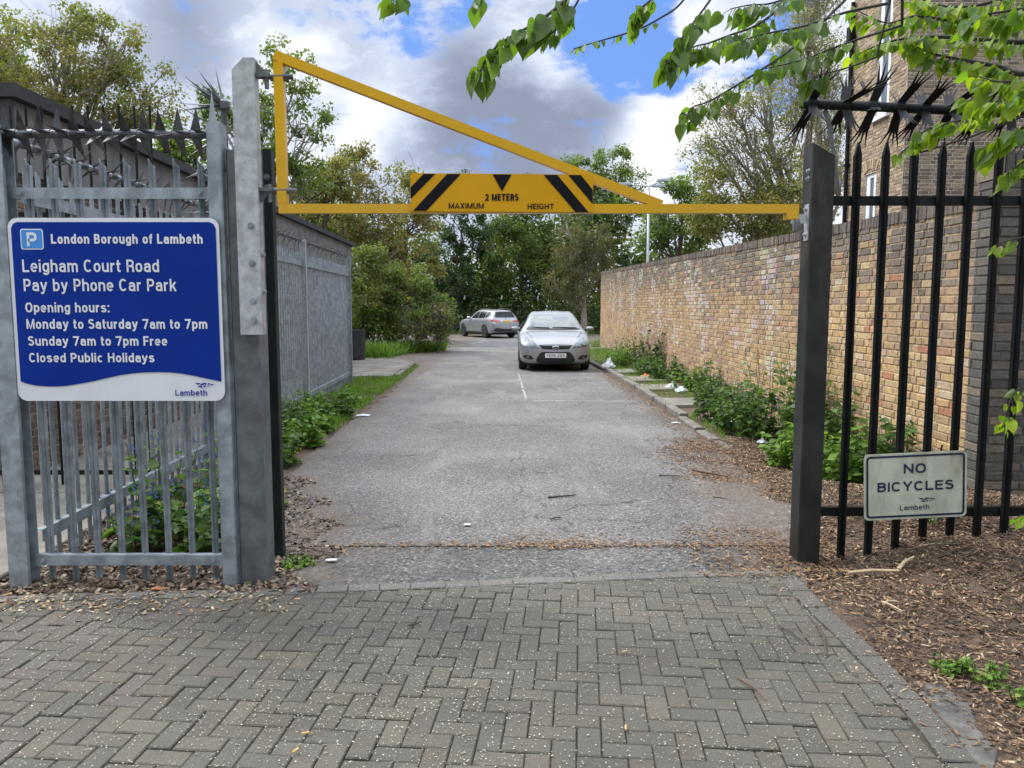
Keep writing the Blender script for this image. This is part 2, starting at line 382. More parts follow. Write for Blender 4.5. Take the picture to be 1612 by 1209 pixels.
def paver_mat():
    m, t, b = new_mat('paver_block'); p = pos(t)
    at = t.add('ShaderNodeAttribute', attribute_name='tint').outputs['Color']
    c = t.mix(1.0, at, t.mix(t.ss(t.noise(p, 160, 4, .7), .25, .75), (.62, .62, .62), (1.36, 1.36, 1.35)), 'MULTIPLY')
    c = t.mix(1.0, c, t.mix(t.ss(t.noise(p, 1.4, 6, .6), .3, .7), (.84, .84, .83), (1.16, 1.16, 1.16)), 'MULTIPLY')
    g = t.ss(t.noise(p, 260, 2, .5), .68, .74)
    c = t.mix(t.math('MULTIPLY', g, .5), c, (.42, .40, .36))
    bl = t.ss(t.noise(p, 5.5, 5, .75), .62, .74)
    c = t.mix(t.math('MULTIPLY', bl, .35), c, (.055, .055, .045))
    t.l.new(c, b.inputs['Base Color']); b.inputs['Roughness'].default_value = .74
    bn = t.add('ShaderNodeBump'); bn.inputs['Strength'].default_value = .55; bn.inputs['Distance'].default_value = .004
    t.l.new(t.noise(p, 150, 5, .7), bn.inputs['Height']); t.l.new(bn.outputs[0], b.inputs['Normal'])
    return m
def brick_mat(name, rough=.85):
    m, t, b = new_mat(name); p = pos(t)
    at = t.add('ShaderNodeAttribute', attribute_name='tint').outputs['Color']
    c = t.mix(1.0, at, t.mix(t.ss(t.noise(p, 26, 6, .7), .25, .75), (.66, .65, .64), (1.32, 1.30, 1.28)), 'MULTIPLY')
    s = t.ss(t.noise(p, 9, 5, .75), .60, .72)
    c = t.mix(t.math('MULTIPLY', s, .42), c, (.085, .075, .068))
    t.l.new(c, b.inputs['Base Color']); b.inputs['Roughness'].default_value = rough
    bn = t.add('ShaderNodeBump'); bn.inputs['Strength'].default_value = .7; bn.inputs['Distance'].default_value = .012
    t.l.new(t.noise(p, 55, 6, .7), bn.inputs['Height']); t.l.new(bn.outputs[0], b.inputs['Normal'])
    return m
MM = dict(
    road=asphalt_mat('asphalt', (.096, .0915, .086), (.160, .153, .144), 1.0, .35),
    road_old=asphalt_mat('asphalt_old', (.060, .058, .055), (.120, .114, .106), 1.25, .6),
    road_far=asphalt_mat('asphalt_far', (.11, .108, .105), (.17, .166, .16), 1.5),
    soil=soil_mat(), paver=paver_mat(), brick=brick_mat('brick'),
    mortar=mat('mortar', (.36, .275, .165), .9, var=.35, scale=14, bump=.6, bscale=90),
    mortar_grey=mat('mortar_grey', (.30, .27, .22), .9, var=.3, scale=14, bump=.6, bscale=90),
    mortar_house=mat('mortar_house', (.40, .36, .28), .9, var=.3, scale=14),
    mortar_dark=mat('mortar_dark', (.11, .105, .09), .9, var=.3, scale=14, bump=.6, bscale=90),
    concrete=mat('concrete', (.19, .172, .14), .85, var=.3, scale=2.2, bump=.45, bscale=60, dirt=((.12, .115, .08), .5, 3)),
    kerb=mat('kerb_stone', (.15, .137, .115), .85, var=.3, scale=4, bump=.5, bscale=50, dirt=((.09, .09, .055), .5, 5)),
    galv=mat('galvanised_steel', (.265, .30, .33), .46, .35, var=.28, scale=11, bump=.12, bscale=30, dirt=((.12, .125, .125), .45, 5)),
    galv_new=mat('bright_galvanised_steel', (.40, .42, .435), .42, .35, var=.24, scale=16, bump=.1, bscale=40, dirt=((.22, .225, .22), .5, 7)),
    galv_dark=mat('weathered_steel', (.125, .135, .142), .55, .3, var=.3, scale=8, bump=.15, bscale=40, dirt=((.04, .043, .04), .5, 4)),
    spike=mat('spike_steel', (.075, .08, .085), .42, .45, var=.6, scale=9),
    black=mat('black_paint', (.006, .007, .007), .5, 0, spec=.18, var=.35, scale=6, bump=.08, bscale=50, dirt=((.05, .05, .045), .35, 6)),
    blackpost=mat('dark_post_paint', (.022, .023, .021), .48, 0, spec=.25, var=.35, scale=5, bump=.08, bscale=50, dirt=((.095, .088, .075), .55, 5)),
    green_dark=mat('dark_green_paint', (.012, .017, .016), .45, 0, spec=.2, var=.3, scale=6, bump=.08),
    yellow=mat('yellow_paint', (.60, .335, .004), .28, 0, var=.05, scale=3, dirt=((.30, .19, .03), .16, 26), spec=.45),
    yellow_sign=mat('yellow_sign_sheet', (.58, .30, .004), .35, 0, var=.04, scale=3, spec=.2),
    stripe=mat('black_stripe_film', (.007, .007, .010), .5, var=.2, spec=.12),
    blue=mat('blue_sign_film', (.002, .026, .235), .25, 0, var=.06, scale=3, spec=.10),
    lblue=mat('light_blue_sign_film', (.03, .22, .62), .25, var=.05),
    white=mat('white_sign_film', (.66, .68, .72), .3, var=.05, scale=5, dirt=((.5, .5, .47), .2, 6)),
    oldwhite=mat('grubby_white_sign', (.44, .47, .38), .4, var=.12, scale=6, dirt=((.23, .22, .15), .75, 9)),
    navy=mat('navy_lettering', (.010, .014, .045), .4, var=.1),
    fascia=mat('weathered_fascia', (.145, .14, .135), .7, var=.25, scale=3, dirt=((.07, .068, .065), .85, 2.2)),
    roof_felt=mat('roof_felt', (.022, .022, .024), .8, var=.3),
    dark_board=mat('dark_corner_board', (.04, .04, .043), .7, var=.3, scale=3),
    upvc=mat('white_window_frame', (.72, .74, .76), .35, var=.04),
    pane=mat('window_glass', (.09, .11, .13), .08, 0, var=.3, scale=1.5, spec=.9),
    stone=mat('pale_stone', (.42, .40, .36), .8, var=.15, bump=.3),
    line=mat('worn_line_paint', (.36, .355, .335), .75, var=.3, scale=25),
    binm=mat('black_plastic', (.016, .018, .022), .45, var=.25),
    bark=mat('bark', (.10, .085, .065), .9, var=.4, scale=9, bump=.8, bscale=30),
    bark_pale=mat('pale_bark', (.25, .225, .18), .9, var=.35, scale=9, bump=.6, bscale=30),
    bark_dark=mat('dark_bark', (.035, .028, .024), .85, var=.4, scale=12, bump=.5, bscale=60),
    leaf=leaf_mat('leaf'), leaf_lime=leaf_mat('young_lime_leaf', .55, .42, (1.5, 1.6, .45), .4),
    petal=mat('fallen_petal', (.42, .40, .34), .8, var=.3, scale=40, tint=True),
    chip=mat('wood_chip', (1, 1, 1), .85, var=.25, scale=30, tint=True),
    plastic=mat('white_plastic_litter', (.55, .57, .60), .4, var=.1, scale=12),
)
# ================================================================== ground sheets
def sheet(name, rows, mats, lift, nx=2, kind='structure'):
    """rows: (y, x_left, x_right); follows the ground, lifted by lift"""
    mb = MB(); g = []
    for y, a, b in rows:
        g.append([(lerp(a, b, i/nx), y, gz(lerp(a, b, i/nx), y)+lift) for i in range(nx+1)])
    for r0, r1 in zip(g, g[1:]):
        for i in range(nx): mb.quad(r0[i], r0[i+1], r1[i+1], r1[i])
    return struct(mb, name, mats)
def resample(rows, step):
    o = []
    for (y0, a0, b0), (y1, a1, b1) in zip(rows, rows[1:]):
        n = max(1, int((y1-y0)/step))
        for i in range(n): o.append((lerp(y0, y1, i/n), lerp(a0, a1, i/n), lerp(b0, b1, i/n)))
    o.append(rows[-1]); return o
def make_ground():
    mb = MB()
    ys = [-6, -2, 1, 2.5] + list(np.arange(3, 9.01, .2)) + list(np.arange(10, 29, 2.)) + list(np.arange(29, 38, 1.)) + [45, 60, 90, 200, 900]
    xs = [-900, -200, -60, -20, -8, -4, -3, -2.4, -1.6, 0, 1.4] + list(np.arange(1.8, 4.01, .15)) + [5, 8, 20, 60, 200, 900]
    def h(x, y):
        return gz(x, y) - .020 + bump_h(x, y)
    V = [(x, y, h(x, y)) for y in ys for x in xs]; n = len(xs)
    fs = [(j*n+i, j*n+i+1, (j+1)*n+i+1, (j+1)*n+i) for j in range(len(ys)-1) for i in range(n-1)]
    mb.add(V, fs); return struct(mb, 'ground', MM['soil'], smooth=True)
make_ground()
# asphalt lane, straight away from the gate, and the car park beyond the crest
edge_rows = [(5.22, -1.75, 2.12), (5.9, -1.95, 2.22), (7, -2.1, 2.34), (8.5, -2.26, 2.38), (11, -2.28, 2.36), (15, -2.3, 2.28), (20, -2.52, 2.22), (22, -3.6, 2.2), (29.3, -4.6, 2.3)]
def wob(rows, amp, lo, hi):
    return [(y, a + (amp*(sin(y*7.3)+sin(y*17.1+1)*.6) if lo < y < hi else 0), b + (amp*(sin(y*6.1+2)+sin(y*15.7)*.6) if lo < y < hi else 0)) for y, a, b in rows]
sheet('road', wob(resample(edge_rows, .25), .035, 5.3, 17), MM['road'], 0.0)
sheet('road_threshold', wob(resample([(4.42, -1.50, 1.72), (4.8, -1.60, 1.88), (5.215, -1.75, 2.1)], .1), .02, 4.6, 5.2), MM['road_old'], -.004)
sheet('car_park', resample([(29.3, -14, 4.6), (33, -16, 9), (40, -18, 14), (51.5, -18, 16)], 1.0), MM['road_far'], .002)
# painted bay lines, worn through in places
def worn_line(mb, a, b, w, gap, seg=.16, z=.005):
    a, b = Vector(a), Vector(b); L = (b-a).length; d = (b-a)/L; r = Vector((-d.y, d.x, 0)); u = 0
    while u < L:
        s = seg*rnd.uniform(.5, 1.4)
        if rnd.random() > gap:
            w0, w1 = w*rnd.uniform(.55, 1), w*rnd.uniform(.55, 1); o = rnd.uniform(-.2, .2)*w
            q = [a+d*u-r*(w0/2+o), a+d*min(L, u+s*.92)-r*(w1/2+o), a+d*min(L, u+s*.92)+r*(w1/2-o), a+d*u+r*(w0/2-o)]
            mb.quad(*[(p.x, p.y, gz(p.x, p.y)+z) for p in q])
        u += s
def mark(name, segs):
    mb = MB()
    for s in segs: worn_line(mb, *s)
    return struct(mb, name, MM['line'])
g1, g2, g3 = G(829, 631), G(816, 588), G(1003, 632)
mark('bay_line', [(g1, g2, .042, .3, .12), (g1+Vector((.1, 0, 0)), g3, .06, .12), (G(868, 594), G(944, 594), .06, .3)])
mark('far_bay_line', [(( -2.9, 36.5, 0), (-1.2, 41.0, 0), .1, .08, .5, .009), ((-5.6, 37.5, 0), (-2.2, 46, 0), .1, .1, .5, .009)])
# kerb along the wall side of the lane
def kerb(name, pts, w=.13, h=.07, seg=.9, sink=0.0):
    mb = MB()
    for p, q in zip(pts, pts[1:]):
        p, q = Vector(p), Vector(q); L = (q-p).length; n = max(1, round(L/seg)); d = (q-p)/L; r = Vector((-d.y, d.x, 0))
        for i in range(n):
            a = p+d*(L*i/n+.006); b = p+d*(L*(i+1)/n-.006); j = rnd.uniform(-.012, .012); hh = h+rnd.uniform(-.012, .008)-sink*max(0, 1-((a-Vector(pts[0])).length+.0)/2.4)
            a = a-r*j; b = b-r*(j+rnd.uniform(-.008, .008))
            c = .014
            A = [a-r*w/2, b-r*w/2, b+r*w/2, a+r*w/2]; B = [a-r*(w/2-c), b-r*(w/2-c), b+r*(w/2-c), a+r*(w/2-c)]
            z0 = -.05; vs = [(k.x, k.y, z0) for k in A]+[(k.x, k.y, hh-c) for k in A]+[(k.x, k.y, hh) for k in B]
            mb.add(vs, [(0, 1, 5, 4), (1, 2, 6, 5), (2, 3, 7, 6), (3, 0, 4, 7), (4, 5, 9, 8), (5, 6, 10, 9), (6, 7, 11, 10), (7, 4, 8, 11), (8, 9, 10, 11)])
    return struct(mb, name, MM['kerb'])
kp = [G(x, y) for x, y in ((1145, 706), (1097, 676), (1048, 643), (1000, 611), (962, 588), (932, 574))]
kerb('kerb', [p+Vector((.05, 0, 0)) for p in kp]+[Vector((2.3, 27, 0))], sink=.095)
kerb('pavement_kerb', [(-2.62, 17.6, 0), (-2.70, 21.3, 0), (-3.1, 22.6, 0), (-4.4, 23.4, 0)], h=.085)
# concrete slabs
def slab(mb, poly, z, th=.06, cut=.01):
    n = len(poly); c = sum((Vector(p) for p in poly), Vector((0, 0)))/n
    top = [Vector(p)+(c-Vector(p)).normalized()*.012 for p in poly]
    mb.add([(p[0], p[1], z-th) for p in poly]+[(p[0], p[1], z-.008) for p in poly]+[(p.x, p.y, z) for p in top],
           [(i, (i+1) % n, n+(i+1) % n, n+i) for i in range(n)]+[(n+i, n+(i+1) % n, 2*n+(i+1) % n, 2*n+i) for i in range(n)]+[tuple(range(2*n, 3*n))])
mb = MB()
for y0, y1 in ((17.5, 19.4), (19.42, 21.3), (21.32, 23.2)):
    slab(mb, [(-5.4, y0), (-2.71, y0), (-2.78 if y1 < 22 else -3.3, y1), (-5.4, y1)], .075+rnd.uniform(-.006, .006))
struct(mb, 'pavement', MM['concrete'])
mb = MB(); y = 3.2
while y < 24:
    L = 1.75; a = -3.05-.042*(y-4.5)
    slab(mb, [(-4.9-.04*(y-7), y), (a-.02, y), (a-.02-.042*L, y+L-.012), (-4.9-.04*(y-7), y+L-.012)], .02+rnd.uniform(-.006, .006)); y += L
for y in (2.6, 4.36): slab(mb, [(-7.5, y), (-4.92, y), (-4.92, y+1.74), (-7.5, y+1.74)], .018)
struct(mb, 'side_path', MM['concrete'])
mb = MB()
for px0, py0, px1, py1 in ((1052, 640, 1120, 628), (1012, 615, 1075, 607), (985, 601, 1035, 594), (960, 588, 1003, 583)):
    a = G(px0, py0); Lx = 3.45; y0 = a.y-.05; y1 = y0+.95
    slab(mb, [(2.62, y0), (Lx, y0+.1), (Lx-.05, y1+.1), (2.58, y1)], .035)
struct(mb, 'verge_slabs', MM['concrete'])

# ------------------------------------------------------------------ herringbone block paving
PA = radians(5.0)
FE = [(-4.4, 4.12), (-2.6, 4.32), (-1.5, 4.40), (-.6, 4.50), (.2, 4.60), (.9, 4.68), (1.60, 4.74)]     # far edge of the apron
RE = [(1.60, 4.74)]+[tuple(G(*q))[:2] for q in ((1253, 907), (1304, 956), (1359, 1006), (1419, 1063), (1495, 1147), (1540, 1202))]+[(1.66, 1.0)]                                     # right edge
def left_of(P0, P1, q): return (P1[0]-P0[0])*(q[1]-P0[1])-(P1[1]-P0[1])*(q[0]-P0[0])
def clip(poly, P0, P1):
    o = []
    for i in range(len(poly)):
        a, b = poly[i], poly[(i+1) % len(poly)]; la, lb = left_of(P0, P1, a), left_of(P0, P1, b)
        if la <= 0: o.append(a)
        if la*lb < 0: t = la/(la-lb); o.append((a[0]+(b[0]-a[0])*t, a[1]+(b[1]-a[1])*t))
    return o
def area(p): return .5*sum(p[i][0]*p[(i+1) % len(p)][1]-p[(i+1) % len(p)][0]*p[i][1] for i in range(len(p)))
def inset(poly, d):
    n = len(poly); o = []
    for i in range(n):
        p0, p1, p2 = (Vector(poly[(i+k) % n]) for k in (-1, 0, 1))
        e1 = (p1-p0).normalized(); e2 = (p2-p1).normalized(); n1 = Vector((-e1.y, e1.x)); n2 = Vector((-e2.y, e2.x))
        m = (n1+n2); m = m/max(.35, m.dot(n1)) if m.length > 1e-5 else n1
        o.append(p1+m*d)
    return o
def block(mb, poly, z, col, tx=0, ty=0):
    if len(poly) < 3: return
    if area(poly) < 0: poly = poly[::-1]
    if area(poly) < .0012: return
    a = inset(poly, .0014+rnd.random()*.0014); b = inset(a, .0045); n = len(a)
    c = sum((Vector(p) for p in a), Vector((0, 0)))/n
    zz = lambda p, dz: z+dz+tx*(p[0]-c.x)+ty*(p[1]-c.y)
    mb.add([(p[0], p[1], z-.05) for p in a]+[(p[0], p[1], zz(p, -.005)) for p in a]+[(p[0], p[1], zz(p, 0)) for p in b],
           [(i, (i+1) % n, n+(i+1) % n, n+i) for i in range(n)]+[(n+i, n+(i+1) % n, 2*n+(i+1) % n, 2*n+i) for i in range(n)]+[tuple(range(2*n, 3*n))], col=col)
def pcol(x, y):
    k = rnd.uniform(.58, .74)
    base = rnd.choice([(.126, .113, .086), (.120, .109, .085), (.132, .118, .090), (.121, .112, .089), (.134, .116, .087)])
    if x < -1.6 and rnd.random() < .4: base = (.137, .115, .096)
    return tuple(c*k for c in base)
def make_paving():
    mb = MB(); w = .094; ca, sa = cos(-PA), sin(-PA)
    def W(p): return (p[0]*ca-p[1]*sa, p[0]*sa+p[1]*ca)
    FEi = [(x, y-.105) for x, y in FE]; REi = [(x-.125, y) for x, y in RE]
    def put(cx, cy, hx, hy):
        poly = [W((cx-hx, cy-hy)), W((cx+hx, cy-hy)), W((cx+hx, cy+hy)), W((cx-hx, cy+hy))]
        mx = sum(p[0] for p in poly)/4; my = sum(p[1] for p in poly)/4
        if not (-4.6 < mx < 2.6 and .9 < my < 5.0): return
        for q0, q1 in zip(FEi, FEi[1:]):
            if q0[0]-.3 < mx < q1[0]+.3 or q1 is FEi[-1] and mx > q1[0]: poly = clip(poly, q1, q0) if False else clip(poly, q0, q1)
            if not poly: return
        for q0, q1 in zip(REi, REi[1:]):
            if q1[1]-.3 < my < q0[1]+.3 or (q0 is REi[0] and my > q0[1]): poly = clip(poly, q0, q1)
            if not poly: return
        mx = sum(p[0] for p in poly)/len(poly)
        block(mb, poly, rnd.uniform(-.004, .0035), pcol(mx, my), rnd.uniform(-.02, .02), rnd.uniform(-.02, .02))
    # 90 degree herringbone on the unit lattice: block (2w x w) and its upright partner step diagonally
    for i in range(-60, 100):
        for j in range(-60, 100):
            # tiles the plane: period vectors (1,1)*w... and (2,-2)*w
            ox = (i + 2*j)*w; oy = (i - 2*j)*w
            if abs(ox) > 6 or not -1 < oy < 7: continue
            put(ox+w, oy+w*.5, w, w*.5)           # lying across
            put(ox+w*.5, oy+w*2, w*.5, w)         # standing away
    def soldier(path, L, wd, side, colf):
        for q0, q1 in zip(path, path[1:]):
            a, b = Vector(q0), Vector(q1); n = max(1, round((b-a).length/L)); d = (b-a)/n; r = Vector((-d.y, d.x)).normalized()*wd*side
            for i in range(n): block(mb, [tuple(a+d*i), tuple(a+d*(i+1)), tuple(a+d*(i+1)+r), tuple(a+d*i+r)], rnd.uniform(0, .006), colf)
    soldier(FE, .2, .1, -1, (.12, .112, .098))
    soldier(RE, .25, .12, -1, (.088, .081, .067))
    return struct(mb, 'paving', MM['paver'])
make_paving()
mb = MB()
v = [(x, y, -.011) for x, y in [(-4.6, .5), (2.1, .5)] + RE[::-1] + FE[::-1][1:]]
mb.add(v, [tuple(range(len(v)))])
struct(mb, 'joint_sand', mat('joint_sand', (.050, .045, .033), .95, var=.4, scale=20, bump=.5, bscale=120))
mb = MB()
slab(mb, [tuple(G(*q))[:2] for q in ((1436, 1066), (1470, 1110), (1500, 1140), (1530, 1190), (1566, 1203), (1574, 1180), (1540, 1140), (1528, 1100), (1480, 1072))], -.013, .05)
struct(mb, 'haunching', mat('rough_concrete', (.10, .096, .086), .9, var=.4, scale=9, bump=.9, bscale=40))

# ================================================================== brickwork
def bricks(mb, O, U, w, h, pal, bl=.225, bh=.075, bond='flemish', holes=None, top=None, slope=0.0, jit=.0025, rowcut=None, depth=.009, jn=.0055):
    O, U = Vector(O), Vector(U).normalized(); Vz = Vector((0, 0, 1)); N = U.cross(Vz)
    r = 0
    while r*bh < h:
        u = -rnd.uniform(0, .02) if bond == 'flemish' else 0; k = r % 2
        z0 = r*bh; z1 = z0+bh
        seq = 0
        u -= (bl*.25 if k else 0) if bond == 'flemish' else (bl*.5 if k else 0)
        while u < w:
            if bond == 'flemish': L = bl if (seq+k) % 2 == 0 else bl*.5
            else: L = bl
            a, b = max(0, u), min(w, u+L); u += L; seq += 1
            if b-a < .03: continue
            um = (a+b)/2; zm = (z0+z1)/2
            zt = z1
            if top is not None:
                if z0 > top(um)-.03: continue
            for h0, h1, g0, g1 in holes or ():
                if g0 < zm < g1:
                    if h0 <= a and b <= h1: b = a
                    elif a < h0 < b: b = h0
                    elif a < h1 < b: a = h1
            if b-a < .025: continue
            c = pal(um, zm)
            if c is None: continue
            d = depth*rnd.uniform(.5, 1.5); j = lambda: rnd.uniform(-jit, jit)
            def pt(uu, zz, dd): return O+U*uu+Vz*(zz+slope*uu)+N*dd
            o = [pt(a+jn, z0+jn, -.002), pt(b-jn, z0+jn, -.002), pt(b-jn, z1-jn, -.002), pt(a+jn, z1-jn, -.002)]
            i = [pt(a+jn+.005+j(), z0+jn+.005+j(), d), pt(b-jn-.005+j(), z0+jn+.005+j(), d+j()*.6), pt(b-jn-.005+j(), z1-jn-.005+j(), d), pt(a+jn+.005+j(), z1-jn-.005+j(), d+j()*.6)]
            mb.add(o+i, [(4, 5, 6, 7), (0, 1, 5, 4), (1, 2, 6, 5), (2, 3, 7, 6), (3, 0, 4, 7)], col=c, mi=0)
        r += 1
def pick(lst):
    x = rnd.random()*sum(w for _, w in lst)
    for c, w in lst:
        x -= w
        if x <= 0: break
    k = rnd.uniform(.82, 1.2); return tuple(q*k for q in c)
YB = [((.49, .325, .14), 5), ((.54, .40, .21), 3), ((.42, .26, .125), 4), ((.31, .20, .12), 3), ((.42, .245, .155), 2), ((.28, .19, .165), 2), ((.37, .15, .085), .7), ((.10, .085, .08), .8), ((.48, .41, .31), 1)]
DB = [((.20, .16, .12), 4), ((.125, .105, .09), 4), ((.21, .17, .13), 3), ((.16, .125, .12), 2), ((.25, .19, .12), 2), ((.07, .065, .06), 1.2)]
from mathutils import noise as mnoise
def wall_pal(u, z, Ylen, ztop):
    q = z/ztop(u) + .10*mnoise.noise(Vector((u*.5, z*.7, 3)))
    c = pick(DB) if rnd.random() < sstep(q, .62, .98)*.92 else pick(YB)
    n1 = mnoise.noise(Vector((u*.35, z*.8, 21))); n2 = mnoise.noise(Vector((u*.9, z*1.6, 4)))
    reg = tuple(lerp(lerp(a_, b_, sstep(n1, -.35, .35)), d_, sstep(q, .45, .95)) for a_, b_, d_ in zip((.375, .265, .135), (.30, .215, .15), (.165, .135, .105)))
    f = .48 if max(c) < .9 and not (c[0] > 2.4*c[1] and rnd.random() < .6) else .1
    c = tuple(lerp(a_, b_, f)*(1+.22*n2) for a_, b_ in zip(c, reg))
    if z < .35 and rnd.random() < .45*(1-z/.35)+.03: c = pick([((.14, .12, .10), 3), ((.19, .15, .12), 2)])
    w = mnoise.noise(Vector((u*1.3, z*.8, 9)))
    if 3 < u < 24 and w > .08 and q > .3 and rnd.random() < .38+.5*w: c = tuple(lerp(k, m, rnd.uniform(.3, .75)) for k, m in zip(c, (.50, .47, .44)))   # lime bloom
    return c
WX, WY0, WY1 = 3.80, 6.30, 33.6
def wall_top(Y): return 2.40+.020*Y
def make_wall():
    t = thing('brick_wall', 'long yellow stock brick wall with a dark coping beside the lane', 'wall', (WX, 20, 0))
    mb = MB(); L = WY1-WY0
    # face looking at the lane: starts at the far end
    zt = lambda u: wall_top(WY1-u)-.115
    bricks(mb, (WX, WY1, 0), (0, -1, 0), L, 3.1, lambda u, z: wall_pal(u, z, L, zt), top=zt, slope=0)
    core = [(WX, WY0), (WX+.22, WY0), (WX+.22, WY1), (WX, WY1)]
    vs = [(x, y, -.1) for x, y in core]+[(x, y, wall_top(y)-.10) for x, y in core]
    mb.add(vs, [(0, 3, 7, 4), (1, 5, 6, 2), (2, 6, 7, 3), (0, 4, 5, 1), (4, 7, 6, 5)], mi=1)
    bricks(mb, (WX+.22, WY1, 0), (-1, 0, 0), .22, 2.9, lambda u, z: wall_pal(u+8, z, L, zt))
    build(mb, 'brickwork', [MM['brick'], MM['mortar']], t)
    cp = MB(); y = WY0
    while y < WY1:                                    # bricks laid on edge along the top
        z = wall_top(y); c = pick(DB); c = tuple(k*.72 for k in c); e = rnd.uniform(-.008, .008)
        cp.box(WX-.022+e, WX+.235+e, y+.004, y+.068, z-.112, z+rnd.uniform(-.006, .006), bev=.006, col=c); y += .0735
    build(cp, 'coping', [MM['brick']], t)
make_wall()
def make_return_wall():
    t = thing('brick_wall', 'brick wall facing the street, shade put into its dark brick colours, behind the right end of the black railings', 'wall', (5.2, 6.2, 0))
    mb = MB(); RW = [((.098, .092, .078), 4), ((.075, .072, .064), 3), ((.13, .115, .09), 2), ((.17, .14, .10), 1)]  # street-facing side: its shade is put into the brick and mortar colours
    x0, x1, y = WX-.02, 7.0, 6.22
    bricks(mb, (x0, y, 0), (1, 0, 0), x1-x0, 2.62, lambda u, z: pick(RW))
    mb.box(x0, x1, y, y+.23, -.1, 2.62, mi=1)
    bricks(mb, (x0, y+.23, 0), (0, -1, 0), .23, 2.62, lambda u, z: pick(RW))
    build(mb, 'brickwork', [MM['brick'], MM['mortar_dark']], t)
    cp = MB(); x = x0-.02
    while x < x1:
        cp.box(x+.004, x+.069, y-.02, y+.25, 2.625, 2.835+rnd.uniform(-.006, .006), bev=.006, col=pick(RW)); x += .0745
    build(cp, 'coping', [MM['brick']], t)
make_return_wall()
# ---------------------------------------------------------------- low brick building on the left
def make_left_building():
    a = Vector((-4.64, 7.40, 0)); b = Vector((-5.20, 25.0, 0)); U = (b-a).normalized(); L = (b-a).length; N = U.cross(Vector((0, 0, 1)))
    t = thing('brick_building', 'low brown brick building with a weathered fascia and flat black roof behind the galvanised palisade', 'building', (-8, 15, 0))
    BR = [((.13, .095, .07), 4), ((.10, .075, .06), 3), ((.17, .12, .085), 3), ((.15, .10, .08), 2), ((.075, .06, .052), 1.5), ((.20, .155, .11), 1)]
    hb = 2.84; mb = MB()
    bricks(mb, a, U, L, hb, lambda u, z: pick(BR), bond='stretcher')
    bricks(mb, a-Vector((6, 0, 0)), (1, 0, 0), 6.0, hb, lambda u, z: pick(BR), bond='stretcher')
    bricks(mb, b, (-1, 0, 0), 6.0, hb, lambda u, z: pick(BR), bond='stretcher')
    pl = [(a.x, a.y), (b.x, b.y), (b.x-6, b.y), (a.x-6, a.y)]
    mb.prism(pl, -.1, hb+.02, mi=1)
    build(mb, 'wall', [MM['brick'], MM['mortar_grey']], t)
    fb = MB(); o = .10; e = N*o
    q = [a+e+Vector((0, -o, 0)), b+e+Vector((0, o, 0)), b+Vector((-6, o, 0)), a+Vector((-6, -o, 0))]
    fb.prism([(p.x, p.y) for p in q], hb+.02, hb+.66); build(fb, 'fascia', MM['fascia'], t)
    rf = MB(); e = N*.20
    q = [a+e+Vector((0, -.2, 0)), b+e+Vector((0, .2, 0)), b+Vector((-6, .2, 0)), a+Vector((-6, -.2, 0))]
    rf.prism([(p.x, p.y) for p in q], hb+.662, hb+.78); build(rf, 'roof', MM['roof_felt'], t)
    cb = MB(); c = a+N*.105
    cb.box(c.x-.9, c.x+.02, a.y-.135, a.y-.102, hb-.05, hb+.655); build(cb, 'corner_board', MM['dark_board'], t)  # near-black board over the front end of the fascia
make_left_building()
